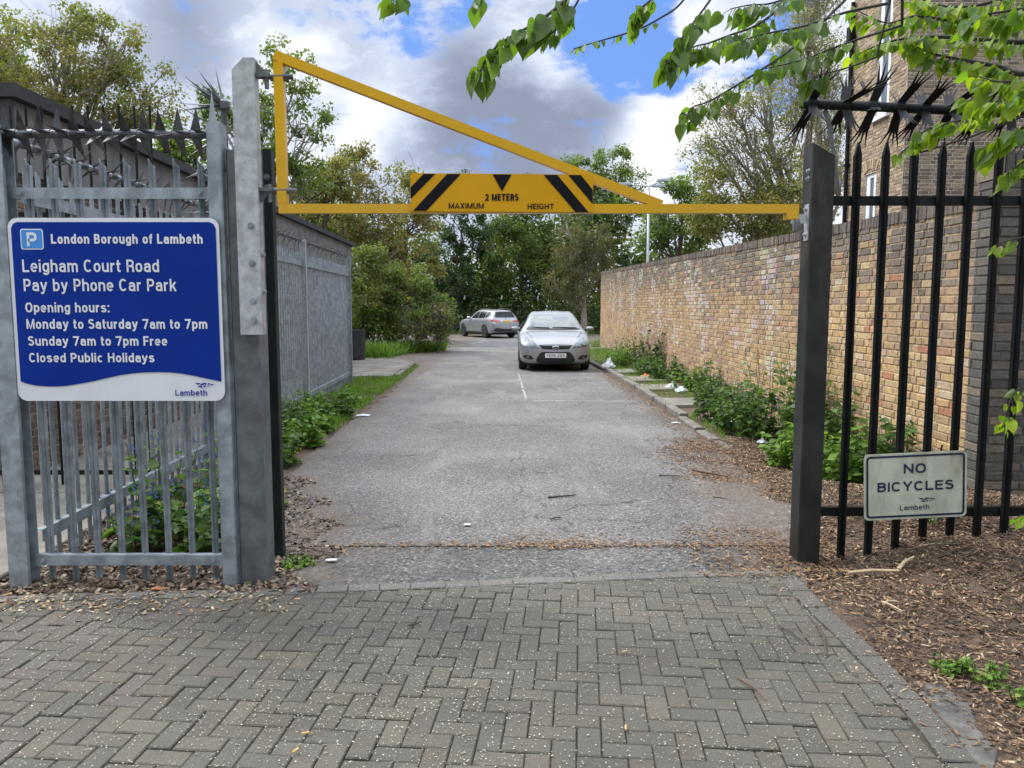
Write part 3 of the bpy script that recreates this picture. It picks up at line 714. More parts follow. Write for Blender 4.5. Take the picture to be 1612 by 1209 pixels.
# ---------------------------------------------------------------- tall brick house on the right
def make_house():
    X, Yc, Yf = 7.95, 16.25, 18.9; Hh = 10.2
    t = thing('brick_house', 'tall yellow brick house with white sash windows rising above the wall on the right', 'house', (X+4, Yc+3, 0))
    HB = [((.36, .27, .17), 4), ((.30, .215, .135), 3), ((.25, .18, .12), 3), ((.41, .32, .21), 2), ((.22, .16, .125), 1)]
    HB_SHADE = [((.20, .155, .115), 4), ((.155, .12, .095), 4), ((.245, .19, .13), 3), ((.12, .095, .08), 2), ((.29, .22, .14), 1)]  # same brick on the front wall, with its shade put into the colour
    U = Yf-Yc
    # window openings on the side wall, as u measured from the far corner
    up = (Yf-17.62, Yf-17.0, 5.72, 9.2); lo = (Yf-17.95, Yf-17.42, 2.35, 4.55)
    mb = MB()
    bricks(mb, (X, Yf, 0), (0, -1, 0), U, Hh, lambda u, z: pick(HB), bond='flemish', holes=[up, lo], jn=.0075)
    bricks(mb, (X, Yc, 0), (1, 0, 0), 6.5, Hh, lambda u, z: pick(HB_SHADE), bond='flemish', jn=.0078)
    bricks(mb, (X+6.5, Yc, 0), (0, 1, 0), .2, Hh, lambda u, z: pick(HB_SHADE))
    # mortar core as panels round the openings
    def panel(u0, u1, z0, z1): mb.quad((X, Yf-u0, z0), (X, Yf-u1, z0), (X, Yf-u1, z1), (X, Yf-u0, z1), mi=1)
    for z0, z1, o in ((0, lo[2], None), (lo[2], lo[3], lo), (lo[3], up[2], None), (up[2], up[3], up), (up[3], Hh, None)):
        for u0, u1 in ([(0, U)] if o is None else [(0, o[0]), (o[1], U)]): panel(u0, u1, z0, z1)
    mb.quad((X, Yc, 0), (X+6.5, Yc, 0), (X+6.5, Yc, Hh), (X, Yc, Hh), mi=1)
    mb.quad((X+6.5, Yc, 0), (X+6.5, Yf, 0), (X+6.5, Yf, Hh), (X+6.5, Yc, Hh), mi=1)
    mb.quad((X+6.5, Yf, 0), (X, Yf, 0), (X, Yf, Hh), (X+6.5, Yf, Hh), mi=1)
    for o in (up, lo):                                                 # reveals
        y0, y1 = Yf-o[1], Yf-o[0]
        mb.quad((X, y0, o[2]), (X+.14, y0, o[2]), (X+.14, y0, o[3]), (X, y0, o[3]), mi=1); mb.quad((X, y1, o[2]), (X, y1, o[3]), (X+.14, y1, o[3]), (X+.14, y1, o[2]), mi=1)
        mb.quad((X, y0, o[3]), (X+.14, y0, o[3]), (X+.14, y1, o[3]), (X, y1, o[3]), mi=1); mb.quad((X, y0, o[2]), (X, y1, o[2]), (X+.14, y1, o[2]), (X+.14, y0, o[2]), mi=1)
    build(mb, 'wall', [MM['brick'], MM['mortar_house']], t)
    rm = MB(); rm.prism([(X-.25, Yc-.25), (X+6.75, Yc-.25), (X+6.75, Yf+.25), (X-.25, Yf+.25)], Hh+.002, Hh+.16)
    build(rm, 'roof', MM['roof_felt'], t)
    for o in (up, lo):
        y0, y1 = Yf-o[1], Yf-o[0]; f = MB(); xf = X+.035
        for a0, a1, b0, b1 in ((y0, y0+.17, o[2], o[3]), (y1-.17, y1, o[2], o[3])): f.box(xf, xf+.07, a0, a1, b0, b1)
        zm = (o[2]+o[3])/2
        for b0, b1 in ((o[2], o[2]+.09), (zm-.03, zm+.03), (o[3]-.09, o[3])): f.box(xf+.004, xf+.066, y0+.17, y1-.17, b0, b1)
        if o is lo:
            q = lo[2]+.55; f.box(xf+.004, xf+.066, y0+.17, y1-.17, q-.02, q+.02)
        w = build(f, 'window', MM['upvc'], t)
        g = MB(); g.box(xf+.03, xf+.04, y0+.17, y1-.17, o[2]+.09, o[3]-.09); build(g, 'pane', MM['pane'], w)
        s = MB(); s.box(X-.09, X+.032, y0-.08, y1+.08, o[2]-.10, o[2]-.002, bev=.01); build(s, 'sill', MM['upvc'] if o is up else MM['stone'], w)
    # brick arch over the lower window
    ar = MB(); yc = Yf-(lo[0]+lo[1])/2
    for i in range(7):
        a = (i-3)*.15; y = yc+sin(a)*.62; z = lo[3]-.52+cos(a)*.62
        ar.beam((X-.012, y-sin(a)*.02, z-cos(a)*.0), (X-.012, y+sin(a)*.2, z+cos(a)*.2), .028, .075, up=(0, cos(a), -sin(a)), col=pick(HB))
    build(ar, 'window_arch', [MM['brick']], t)
    dp = MB(); yp = Yf-.08
    dp.tube([(X-.07, yp, 0), (X-.07, yp, Hh-1.6)], .048, 10); dp.box(X-.17, X-.012, yp-.10, yp+.10, Hh-2.45, Hh-2.15, bev=.02)
    for z in (1.5, 3.2, 4.9, 6.6): dp.box(X-.13, X-.012, yp-.065, yp+.065, z, z+.05)
    build(dp, 'downpipe', MM['black'], t)
    vt = MB(); vt.lathe([(0, -.05), (.085, -.05), (.10, -.02), (.10, .0)], (X-.012, 18.25, 4.1), 'x', 16); build(vt, 'vent_cover', MM['stone'], t)
make_house()
# ================================================================== GATE AND FENCES
def pale_mesh(mb, h, w=.062, d=.024, tip='spear', x=0, y=0, z=0):
    """rolled steel pale: shallow W section, front towards -Y"""
    sec = [(-w/2, d), (-w/2+.006, 0), (-w*.16, .004), (0, -.010), (w*.16, .004), (w/2-.006, 0), (w/2, d)]
    th = .004
    back = [(a*.86, b+th) for a, b in sec[::-1]]
    pl = sec+back
    n = len(pl); hs = h-.085 if tip == 'spear' else h-.05
    vs = [(x+a, y+b, z) for a, b in pl]+[(x+a, y+b, z+hs) for a, b in pl]
    if tip == 'spear': vs += [(x+a*.10, y+b, z+h) for a, b in pl]
    else: vs += [(x+a, y+b, z+hs+.05*(.5-a/w)) for a, b in pl]
    fs = [tuple(range(n-1, -1, -1)), tuple(range(2*n, 3*n))]
    for k in (0, 1): fs += [(k*n+i, k*n+(i+1) % n, (k+1)*n+(i+1) % n, (k+1)*n+i) for i in range(n)]
    mb.add(vs, fs)
def one_pale(h, parent, mat_, at, rotz=0, **k):
    mb = MB(); pale_mesh(mb, h, **k)
    me = mesh_data('pale', mb.v, mb.f, mat_)
    o = bpy.data.objects.new('pale', me); COL.objects.link(o); o.parent = parent; q = ORG[parent.name]
    o.location = tuple(a-b for a, b in zip(at, q)); o.rotation_euler = (0, 0, rotz); ORG[o.name] = q
    return o
def fin_spike_mesh(r0, L, wd, n=4):
    """one rotating collar of flat triangular fins; the bar runs along X"""
    mb = MB(); mb.lathe([(r0*.9, -.045), (r0*1.18, -.043), (r0*1.18, .043), (r0*.9, .045)], axis='x', n=12)
    for i in range(n):
        a = 2*pi*i/n+.30*(i % 2)+.2; c, s = cos(a), sin(a); off = .022*(-1 if i % 2 else 1); sk = .02*(1 if i % 2 else -1)
        R = lambda r, x, t: (x, c*r-s*t, s*r+c*t)
        tri = [R(r0, off-wd/2, 0), R(r0, off+wd/2, 0), R(r0+L, off+sk, .01)]
        mb.plate(tri, (0, -s, c), .003)
    return mb
def star_spike_mesh(r0, L, rg):
    """collar with plates that end in splayed claws"""
    mb = MB(); mb.lathe([(r0*.9, -.03), (r0*1.2, -.028), (r0*1.2, .028), (r0*.9, .03)], axis='x', n=10)
    for i in range(4):
        a = pi/2*i+pi/4+rg.uniform(-.15, .15); c, s = cos(a), sin(a); tilt = (.42 if s > 0 else -.12)+rg.uniform(-.22, .22)
        R = lambda r, x, t=0: Vector((x+tilt*(r-r0), c*r-s*t, s*r+c*t))
        mb.plate([R(r0, -.026), R(r0, .026), R(r0+L*.5, .032), R(r0+L*.5, -.032)], (0, -s, c), .003)
        for k in range(4):
            x0 = -.032+.016*k; sp = (k-1.5)*.03; tw = (k-1.5)*.010*rg.uniform(-1, 1)
            mb.plate([R(r0+L*.5, x0), R(r0+L*.5, x0+.016), R(r0+L*rg.uniform(.88, 1.05), x0+.006+sp, tw)], (0, -s, c), .003)
    return mb
def spike_copies(src_me, parent, mat_, pts, axis_rotz, pitch=0, rg=rnd, jit=.45):
    for p in pts:
        o = bpy.data.objects.new('spike', src_me); COL.objects.link(o); o.parent = parent; q = ORG[parent.name]
        o.location = tuple(a-b for a, b in zip(p, q)); ORG[o.name] = q
        o.rotation_euler = (Matrix.Rotation(axis_rotz, 3, 'Z') @ Matrix.Rotation(-pitch, 3, 'Y') @ Matrix.Rotation(rg.uniform(-jit, jit), 3, 'X')).to_euler()
def bolt(mb, c, n, r=.011, h=.012):
    c = Vector(c); n = Vector(n); mb.tube([c, c+n*h*.35], r*1.7, 12); mb.tube([c+n*h*.35, c+n*h*1.4], r, 6)

# ---- front palisade panel, left of the gate
FY = 4.54
def make_front_fence():
    t = thing('palisade_fence', 'short galvanised palisade panel carrying the blue sign, topped by a bar of triangular spikes', 'fence', (-2.25, FY, 0))
    b = G(40, 918); X0, Y0 = b.x, b.y
    mb = MB()                                                          # H-section post
    for y0, y1 in ((Y0-.05, Y0-.040), (Y0+.055, Y0+.065)): mb.box(X0-.062, X0+.052, y0, y1, -.3, P(20, 200, Y0).z)
    mb.box(X0-.010, X0+.002, Y0-.0395, Y0+.0545, -.3, P(20, 200, Y0).z-.002); mb.box(X0+.0025, X0+.0485, Y0-.0395, Y0-.02, -.3, 2.4)
    build(mb, 'post', MM['galv'], t)
    xr = P(352, 500, FY).x
    mb = MB(); e = P(353, 190, FY)
    mb.box(xr-.042, xr+.042, FY-.06, FY+.045, -.3, e.z-.02, bev=.006)
    zt = e.z-.02; c = (xr, FY-.01)
    mb.add([(xr-.022, FY-.061, zt-.001), (xr+.022, FY-.061, zt-.001), (xr, FY-.061, zt+.16), (xr-.022, FY-.055, zt-.001), (xr+.022, FY-.055, zt-.001), (xr, FY-.055, zt+.16)], [(0, 1, 2), (3, 5, 4), (0, 3, 4, 1), (1, 4, 5, 2), (2, 5, 3, 0)])
    build(mb, 'end_post', MM['galv'], t)
    zr, zb = P(180, 305, FY).z, P(200, 880, FY).z
    for z in (zr, zb):
        r = MB(); x0 = X0+.056
        r.box(x0, xr-.044, FY-.024, FY-.019, z-.031, z+.031, bev=0); r.box(x0, xr-.044, FY-.0185, FY+.022, z+.025, z+.031)
        bolt(r, (x0+.05, FY-.024, z), (0, -1, 0)); bolt(r, (xr-.1, FY-.024, z), (0, -1, 0))
        build(r, 'rail', MM['galv'], t)
    zp = P(150, 247, FY).z
    src = None
    for px in (76, 113, 150, 188, 224.5, 262, 299, 336):
        x = G(px, 885, ).x*FY/G(px, 885).y if False else P(px, 885, FY).x
        at = (x, FY+.024, -.02)
        src = again(src, t, at) if src else one_pale(zp+.02, t, MM['galv'], at, tip='slant', w=.038, d=.020)
    # rotating spike bar
    z = P(180, 211, FY).z; A, B = Vector((X0-.10, FY-.01, z)), Vector((xr-.043, FY-.01, z-.004))
    mb = MB(); mb.tube([A, B], .021, 14); bar = build(mb, 'spike_bar', MM['galv_dark'], t, smooth=True)
    m = fin_spike_mesh(.021, .125, .060); me = mesh_data('spike', m.v, m.f, MM['spike'])
    spike_copies(me, bar, None, [A+(B-A)*((i+.5)/13) for i in range(13)], 0, rg=random.Random(4))
    # bundle of long needles on the far side of the end post
    rg = random.Random(12); mb = MB(); c = P(352, 166, FY+.12)
    mb.tube([c+Vector((0, 0, -.9)), c+Vector((0, 0, .0))], .018, 8); mb.lathe([(.02, -.03), (.035, -.02), (.035, .02), (.02, .03)], tuple(c), 'z', 10)
    for k in range(5):
        cz = c-Vector((0, 0, .15*k))
        for i in range(16 if k == 0 else 9):
            a = rg.uniform(1.9, 4.6) if rg.random() < .6 else rg.uniform(0, 6.28); el = rg.uniform(-.4, 1.3) if k == 0 else rg.uniform(-.9, .5)
            d = Vector((cos(a)*cos(el), sin(a)*cos(el)*.8-.1, sin(el))).normalized(); L = rg.uniform(.15, .29)
            s = d.orthogonal().normalized()*.010
            mb.plate([cz+d*.02-s, cz+d*.02+s, cz+d*L], d.cross(s).normalized(), .003)
    build(mb, 'spike_cluster', MM['spike'], t)
    return t
make_front_fence()
# ---- long palisade running away beside the brick building
SA, SB = Vector((-2.94, 4.72, 0)), Vector((-3.42, 16.3, 0))
def make_side_fence():
    t = thing('palisade_fence', 'long galvanised palisade running back beside the brick building, with its spiked bar above', 'fence', (-3.2, 10.5, 0))
    U = (SB-SA).normalized(); L = (SB-SA).length; N = Vector((U.y, -U.x, 0)); rz = atan2(U.y, U.x)
    gap = .135; n = int(L/gap); src = None
    for i in range(n):
        p = SA+U*(.12+i*gap)
        if src is None:
            src = one_pale(2.50, t, MM['galv'], p+Vector((0, 0, -.03)), rotz=rz, w=.048, d=.008, tip='slant')
        else: again(src, t, p+Vector((0, 0, -.03+rnd.uniform(-.006, .006))), (0, 0, rz))
    for z in (.22, 2.28):
        r = MB(); a, b = SA+N*.034, SB+N*.034
        r.beam(a+Vector((0, 0, z)), b+Vector((0, 0, z)), .006, .07); r.beam(a-N*.02+Vector((0, 0, z+.038)), b-N*.02+Vector((0, 0, z+.038)), .046, .005)
        build(r, 'rail', MM['galv'], t)
    for s in (3.0, 7.45, L+.03):
        p = SA+U*s+N*.028; m = MB()
        m.beam(p+Vector((0, 0, -.2)), p+Vector((0, 0, 2.66)), .03, .09, up=tuple(N))
        m.beam(p+N*.046+Vector((0, 0, -.2)), p+N*.046+Vector((0, 0, 2.64)), .075, .007, up=tuple(N))
        build(m, 'post', MM['galv_new'] if s == 7.45 else MM['galv'], t)
    A, B = SA+Vector((0, 0, 2.60)), SB+Vector((0, 0, 2.66))
    mb = MB(); mb.tube([A, B], .02, 10); bar = build(mb, 'spike_bar', MM['galv'], t, smooth=True)
    m = fin_spike_mesh(.02, .125, .044, 4); me = mesh_data('spike', m.v, m.f, MM['spike'])
    spike_copies(me, bar, None, [A+(B-A)*((i+.5)/78) for i in range(78)], rz, rg=random.Random(9))
make_side_fence()
def make_bar_gate():
    t = thing('bar_gate', 'tall thin black barred gate across the passage between brick building and palisade', 'gate', (-3.9, 6.85, 0))
    y = 6.85; x0, x1 = P(6, 762, y).x, P(262, 762, y).x; src = None
    for i in range(12):
        x = x0+(x1-x0)*i/11; m = MB()
        if src is None:
            m.tube([(x, y, .05), (x, y, 3.33)], .011, 8); src = build(m, 'bar', MM['black'], t); x00 = x
        else:
            c = again(src, t, ORG[t.name]); c.location = (x-x00, 0, 0)
    for z in (.16, 2.42):
        m = MB(); m.beam((x0-.03, y, z), (x1+.03, y, z), .012, .04, up=(0, 0, 1)); build(m, 'rail', MM['black'], t)
make_bar_gate()
# ---- lettering helpers
def logo(mb, f, col=None):
    """a flock of shard-like wings; f(x, y) places the unit drawing"""
    for tri in (((0, .95), (.16, .62), (.30, .92)), ((.20, .55), (.42, .95), (.46, .60)), ((.36, .98), (.62, .92), (.54, .62)), ((.62, .60), (.70, .98), (.80, .78)), ((.74, .55), (1, .62), (.84, .80)),
                ((.10, .40), (.34, .50), (.38, .12)), ((.42, .48), (.60, .52), (.46, .20)), ((.58, .30), (.70, .50), (.76, .42))):
        mb.add([f(*p) for p in tri], [(0, 1, 2)] if (tri[1][0]-tri[0][0])*(tri[2][1]-tri[0][1])-(tri[2][0]-tri[0][0])*(tri[1][1]-tri[0][1]) > 0 else [(0, 2, 1)], col=col)
def round_rect(x0, x1, z0, z1, r, n=6):
    o = []
    for cx_, cz_, a0 in ((x1-r, z0+r, -pi/2), (x1-r, z1-r, 0), (x0+r, z1-r, pi/2), (x0+r, z0+r, pi)):
        o += [(cx_+r*cos(a0+pi/2*i/n), cz_+r*sin(a0+pi/2*i/n)) for i in range(n+1)]
    return o
def make_blue_sign():
    Y = 4.455
    t = thing('parking_sign', 'large blue car park sign with white writing and a white wave along its bottom', 'sign', (-2.3, Y, 1.3))
    pz = lambda px, py: P(px, py, Y)
    xl = (pz(12, 343).x+pz(28, 632).x)/2; xr = (pz(345, 343).x+pz(353.5, 630).x)/2; z0 = pz(190, 631).z; z1 = pz(190, 343).z
    # map photo pixels on the sign (which leans with perspective) onto the upright plate
    def S(px, py):
        v = (py-343)/288; a = lerp(12, 28, v); b = lerp(345, 353.5, v)
        return xl+(px-a)/(b-a)*(xr-xl), z1-(py-343)/(631-343)*(z1-z0)
    mb = MB(); rr = round_rect(xl, xr, z0, z1, .055)
    mb.plate([(x, Y, z) for x, z in rr], (0, -1, 0), .004); build(mb, 'backing', MM['white'], t)
    # blue field with wavy lower edge
    bx0, bz1 = S(18.5, 349.5); bx1, _ = S(340.5, 349.5)
    wave = [(85, 262), (110, 271), (150, 280), (210, 284), (260, 282), (300, 277), (350, 268), (400, 258), (450, 246), (500, 235), (550, 228), (600, 224), (650, 223), (700, 224), (750, 229), (800, 238), (855, 250), (912, 263)]
    w = [S(x/2.629, 500+y/2.629) for x, y in wave]
    top = [(bx1, bz1-.035), (bx1-.012, bz1-.01), (bx1-.035, bz1), (bx0+.035, bz1), (bx0+.012, bz1-.01), (bx0, bz1-.035)]
    w[0] = (bx0, w[0][1]); w[-1] = (bx1, w[-1][1])
    bl = MB(); zc = bz1-.035
    for (xa, za), (xb, zb) in zip(w, w[1:]): bl.quad((xa, Y-.0045, za), (xb, Y-.0045, zb), (xb, Y-.0045, zc), (xa, Y-.0045, zc))
    bl.add([(x, Y-.0045, z) for x, z in top], [tuple(range(6))]); build(bl, 'blue_field', MM['blue'], t)
    def line(s, x0, x1, base, cap, bold, mt, nm='lettering', yy=.0072):
        a = S(x0, base); b = S(x1, base); h = abs(S(x0, cap)[1]-a[1])
        m = MB(); put_text(m, s, a[0], b[0], a[1], h, lambda x, z, o: (x, Y-yy-o, z), bold); return build(m, nm, mt, t)
    W = MM['white']
    line('London Borough of Lambeth', 82.6, 320.8, 383, 368, .097, W)
    line('Leigham Court Road', 37.3, 252, 427, 407.5, .076, W)
    line('Pay by Phone Car Park', 39.2, 279, 456.7, 437.5, .076, W)
    line('Opening hours:', 41.5, 173.5, 490, 474.5, .088, W)
    line('Monday to Saturday 7am to 7pm', 43, 327, 516, 500.5, .090, W)
    line('Sunday 7am to 7pm Free', 45.3, 264, 542.6, 527.6, .090, W)
    line('Closed Public Holidays', 46.8, 243.5, 569, 554.2, .090, W)
    line('Lambeth', 276, 326, 622.5, 613, .085, MM['blue'])
    lm = MB(); a, b = S(307, 611.5), S(337.5, 601.5)
    logo(lm, lambda x, y: (lerp(a[0], b[0], x), Y-.0072, lerp(a[1], b[1], y))); build(lm, 'emblem', MM['blue'], t)
    pm = MB(); a, b = S(35, 392), S(69.3, 360)
    pm.add([(x, Y-.0062, z) for x, z in round_rect(a[0], b[0], a[1], b[1], .014)], [tuple(range(28))]); ps = build(pm, 'parking_symbol', W, t)
    pm = MB(); pm.add([(x, Y-.0075, z) for x, z in round_rect(a[0]+.006, b[0]-.006, a[1]+.006, b[1]-.006, .011)], [tuple(range(28))]); build(pm, 'blue_square', MM['lblue'], ps)
    m = MB(); q0, q1 = S(45, 387), S(61, 387); put_text(m, 'P', q0[0], q1[0], q0[1], abs(S(45, 365.5)[1]-q0[1]), lambda x, z, o: (x, Y-.0090-o, z), .10); build(m, 'letter', W, ps)
make_blue_sign()
# ---- main hinge post, with its bolted extension
HY = 4.57
def make_hinge_post():
    t = thing('gate_post', 'tall galvanised hinge post with a bolted channel extension, carrying the yellow bar', 'gate post', (-1.55, HY, 0))
    xa, xb = P(383, 900, HY).x, P(424, 900, HY).x; zt = P(385, 238, HY).z
    mb = MB(); mb.box(xa, xb, HY-.05, HY+.12, -.3, zt, bev=.008)
    xf = P(360, 905, HY).x
    build(mb, 'post', MM['galv_dark'], t)
    mb = MB(); mb.box(xf-.002, xa-.001, HY-.035, HY+.02, -.3, zt-.06); mb.add([(xf-.002, HY-.035, zt-.06), (xa-.001, HY-.035, zt-.06), (xa-.001, HY-.035, zt+.02), (xf-.002, HY+.02, zt-.06), (xa-.001, HY+.02, zt-.06), (xa-.001, HY+.02, zt+.02)], [(0, 1, 2), (3, 5, 4), (0, 2, 5, 3), (1, 4, 5, 2)])
    build(mb, 'side_plate', MM['galv'], t)
    ya = HY-.052; ca, cb = P(385, 500, ya).x, P(419, 500, ya).x; zb, z1 = P(400, 526, ya).z, P(392, 97, ya).z
    mb = MB(); d = .075; ch = .065                                       # folded channel
    front = [(ca, zb), (cb, zb), (cb, z1), (ca+ch, z1), (ca, z1-ch)]
    mb.plate([(x, ya-d, z) for x, z in front], (0, -1, 0), .008)
    mb.box(cb-.008, cb, ya-d+.0082, ya-.002, zb, z1-.001); mb.box(ca, ca+.008, ya-d+.0082, ya-.002, zb, z1-ch-.002)
    for k in (.022, .034): pass
    ext = build(mb, 'channel_extension', MM['galv_new'], t)
    bm = MB()
    for py in (356, 415, 474, 505): p = P(404 if py > 380 else 402, py, ya-d); bolt(bm, (cb-.045, ya-d, p.z), (0, -1, 0), .012)
    for py in (401, 459): p = P(420, py, ya-.04); bolt(bm, (cb, ya-.035, p.z), (1, 0, 0), .011)
    build(bm, 'bolts', MM['galv'], ext)
    for py in (122, 300):                                                  # eye brackets for the hinge pins
        h = MB(); z = P(420, py, ya).z
        h.plate([(cb+.001, ya-.055, z+.045), (cb+.001, ya-.015, z+.045), (cb+.075, ya-.015, z-.004), (cb+.075, ya-.055, z-.004), (cb+.001, ya-.055, z-.004)][0:5], (0, -1, 0), .002) if False else None
        h.add([(cb+.001, ya-.062, z-.012), (cb+.075, ya-.062, z-.012), (cb+.075, ya-.008, z-.012), (cb+.001, ya-.008, z-.012), (cb+.001, ya-.062, z+.008), (cb+.075, ya-.062, z+.008), (cb+.075, ya-.008, z+.008), (cb+.001, ya-.008, z+.008)], [(0, 3, 2, 1), (4, 5, 6, 7), (0, 1, 5, 4), (1, 2, 6, 5), (2, 3, 7, 6), (3, 0, 4, 7)])
        sg = 1 if py < 200 else -1
        h.add([(cb+.001, ya-.040, z+sg*.010), (cb+.06, ya-.040, z+sg*.010), (cb+.001, ya-.040, z+sg*.075), (cb+.001, ya-.030, z+sg*.010), (cb+.06, ya-.030, z+sg*.010), (cb+.001, ya-.030, z+sg*.075)], [(0, 1, 2), (3, 5, 4), (0, 3, 4, 1), (1, 4, 5, 2), (2, 5, 3, 0)])
        h.tube([(cb+.055, ya-.035, z-.07), (cb+.055, ya-.035, z+.03)], .012, 10)
        h.tube([(cb+.055, ya-.035, z-.002), (cb+.20, ya-.035, z-.002)], .0105, 10); h.lathe([(.02, -.014), (.022, 0), (.02, .014)], (cb+.055, ya-.035, z), 'z', 14)
        build(h, 'hinge', MM['galv_dark'], t)
    return ya, cb
make_hinge_post()
def make_green_post():
    y = 5.02; t = thing('gate_post', 'narrow dark green post close behind the galvanised hinge post', 'gate post', (P(432, 800, y).x, y, 0))
    x0, x1 = P(428.5, 700, y).x, P(442.5, 700, y).x
    mb = MB(); mb.box(x0, x1, y-.03, y+.04, -.3, P(420, 236, y).z, bev=.005); build(mb, 'post', MM['green_dark'], t)
    b = MB(); bolt(b, (x1-.03, y-.03, P(420, 297, y).z), (0, -1, 0), .012); bolt(b, (x1-.03, y-.03, P(420, 280, y).z), (0, -1, 0), .012); build(b, 'bolts', MM['galv_dark'], t)
make_green_post()
# ---- right-hand post and railings
RP = G(1267, 886)
def make_right_post():
    y0 = 4.865; x0, x1 = P(1256, 870, y0).x, P(1290.5, 870, y0).x
    t = thing('gate_post', 'dark square gate post with a slanting top at the right of the entrance', 'gate post', ((x0+x1)/2, y0+.07, 0))
    z0, z1 = P(1280, 224, y0).z, P(1316, 246, y0).z
    b = .007; pl = [(x0+b, y0), (x1-b, y0), (x1, y0+b), (x1, y0+.15), (x0, y0+.15), (x0, y0+b)]
    zz = lambda x: lerp(z0, z1, (x-x0)/(x1-x0)); n = 6
    mb = MB(); mb.add([(x, y, -.3) for x, y in pl]+[(x, y, zz(x)) for x, y in pl], [tuple(range(n-1, -1, -1)), tuple(range(n, 2*n))]+[(i, (i+1) % n, n+(i+1) % n, n+i) for i in range(n)])
    build(mb, 'post', MM['blackpost'], t)
    bm = MB()
    for py in (267, 279): bolt(bm, (x0, y0+.05, P(1272, py, y0).z), (-1, 0, 0), .010)
    build(bm, 'bolts', MM['galv'], t)
    k = MB(); za, zb = P(1262, 378, y0).z, P(1262, 320, y0).z            # keep plate with the hanging lock
    k.box(x0-.007, x0-.0005, y0+.02, y0+.085, za, zb); k.box(x0-.10, x0-.0075, y0+.035, y0+.043, P(1240, 351, y0).z, P(1240, 336, y0).z)
    for py in (328, 368): bolt(k, (x0-.007, y0+.05, P(1262, py, y0).z), (-1, 0, 0), .010)
    kp_ = build(k, 'keep_plate', MM['galv_new'], t)
    l = MB(); xl = x0-.078; zt = P(1240, 346, y0).z; l.box(xl-.02, xl+.024, y0+.012, y0+.032, zt-.065, zt-.012, bev=.004); l.tube([(xl-.012, y0+.02, zt-.014), (xl-.012, y0+.02, zt+.01), (xl, y0+.02, zt+.02), (xl+.014, y0+.02, zt+.01), (xl+.014, y0+.02, zt-.014)], .005, 8)
    build(l, 'padlock', MM['galv_dark'], kp_)
    return x0, x1
RX0, RX1 = make_right_post()
KY = 4.97
def make_right_fence():
    t = thing('palisade_fence', 'black steel palisade railings with spear tips and a rotating claw spike bar', 'fence', (3.0, KY, 0))
    zt, zb = P(1450, 316, KY).z, P(1400, 806, KY).z; zp = P(1440, 224, KY).z; X1 = 4.2
    for z in (zt, zb):
        r = MB(); r.box(RX1+.002, X1, KY+.005, KY+.011, z-.03, z+.03); r.box(RX1+.002, X1, KY+.0112, KY+.05, z+.024, z+.030); build(r, 'rail', MM['black'], t)
    src = None; x = P(1350, 235, KY).x
    while x < X1:
        at = (x, KY-.024, gz(x, KY)-.06)
        if src is None: src = one_pale(zp-gz(x, KY)+.06, t, MM['black'], at, w=.052, d=.022)
        else:
            o = again(src, t, at); o.scale = (1, 1, (zp-at[2])/(zp-gz(P(1350, 235, KY).x, KY)+.06))
        x += .1755
    ys = KY+.02; A = P(1262, 163, ys); B = P(1560, 176, ys); B = A+(B-A)*1.75
    mb = MB(); mb.tube([A, B], .030, 14); bar = build(mb, 'spike_bar', MM['black'], t, smooth=True)
    rg = random.Random(31)
    meshes = []
    for k in range(4):
        m = star_spike_mesh(.030, .235, rg); meshes.append(mesh_data('spike', m.v, m.f, MM['black']))
    pit = math.asin((B-A).normalized().z)
    for i, px in enumerate((1277, 1330, 1374, 1416, 1455, 1497, 1545, 1592, 1640)):
        p = A+(B-A)*((P(px, 165, ys).x-A.x)/(B.x-A.x)); spike_copies(meshes[i % 4], bar, None, [p], 0, pit, rg)
    br = MB(); q = [P(1322, 300, ys), P(1314, 240, ys), P(1308, 200, ys), P(1301, 172, ys)]
    br.tube([p+Vector((0, .02, 0)) for p in q], .013, 6); br.beam(P(1356, 128, ys), P(1366, 152, ys), .016, .016)
    build(br, 'bracket', MM['galv_dark'], t)
make_right_fence()
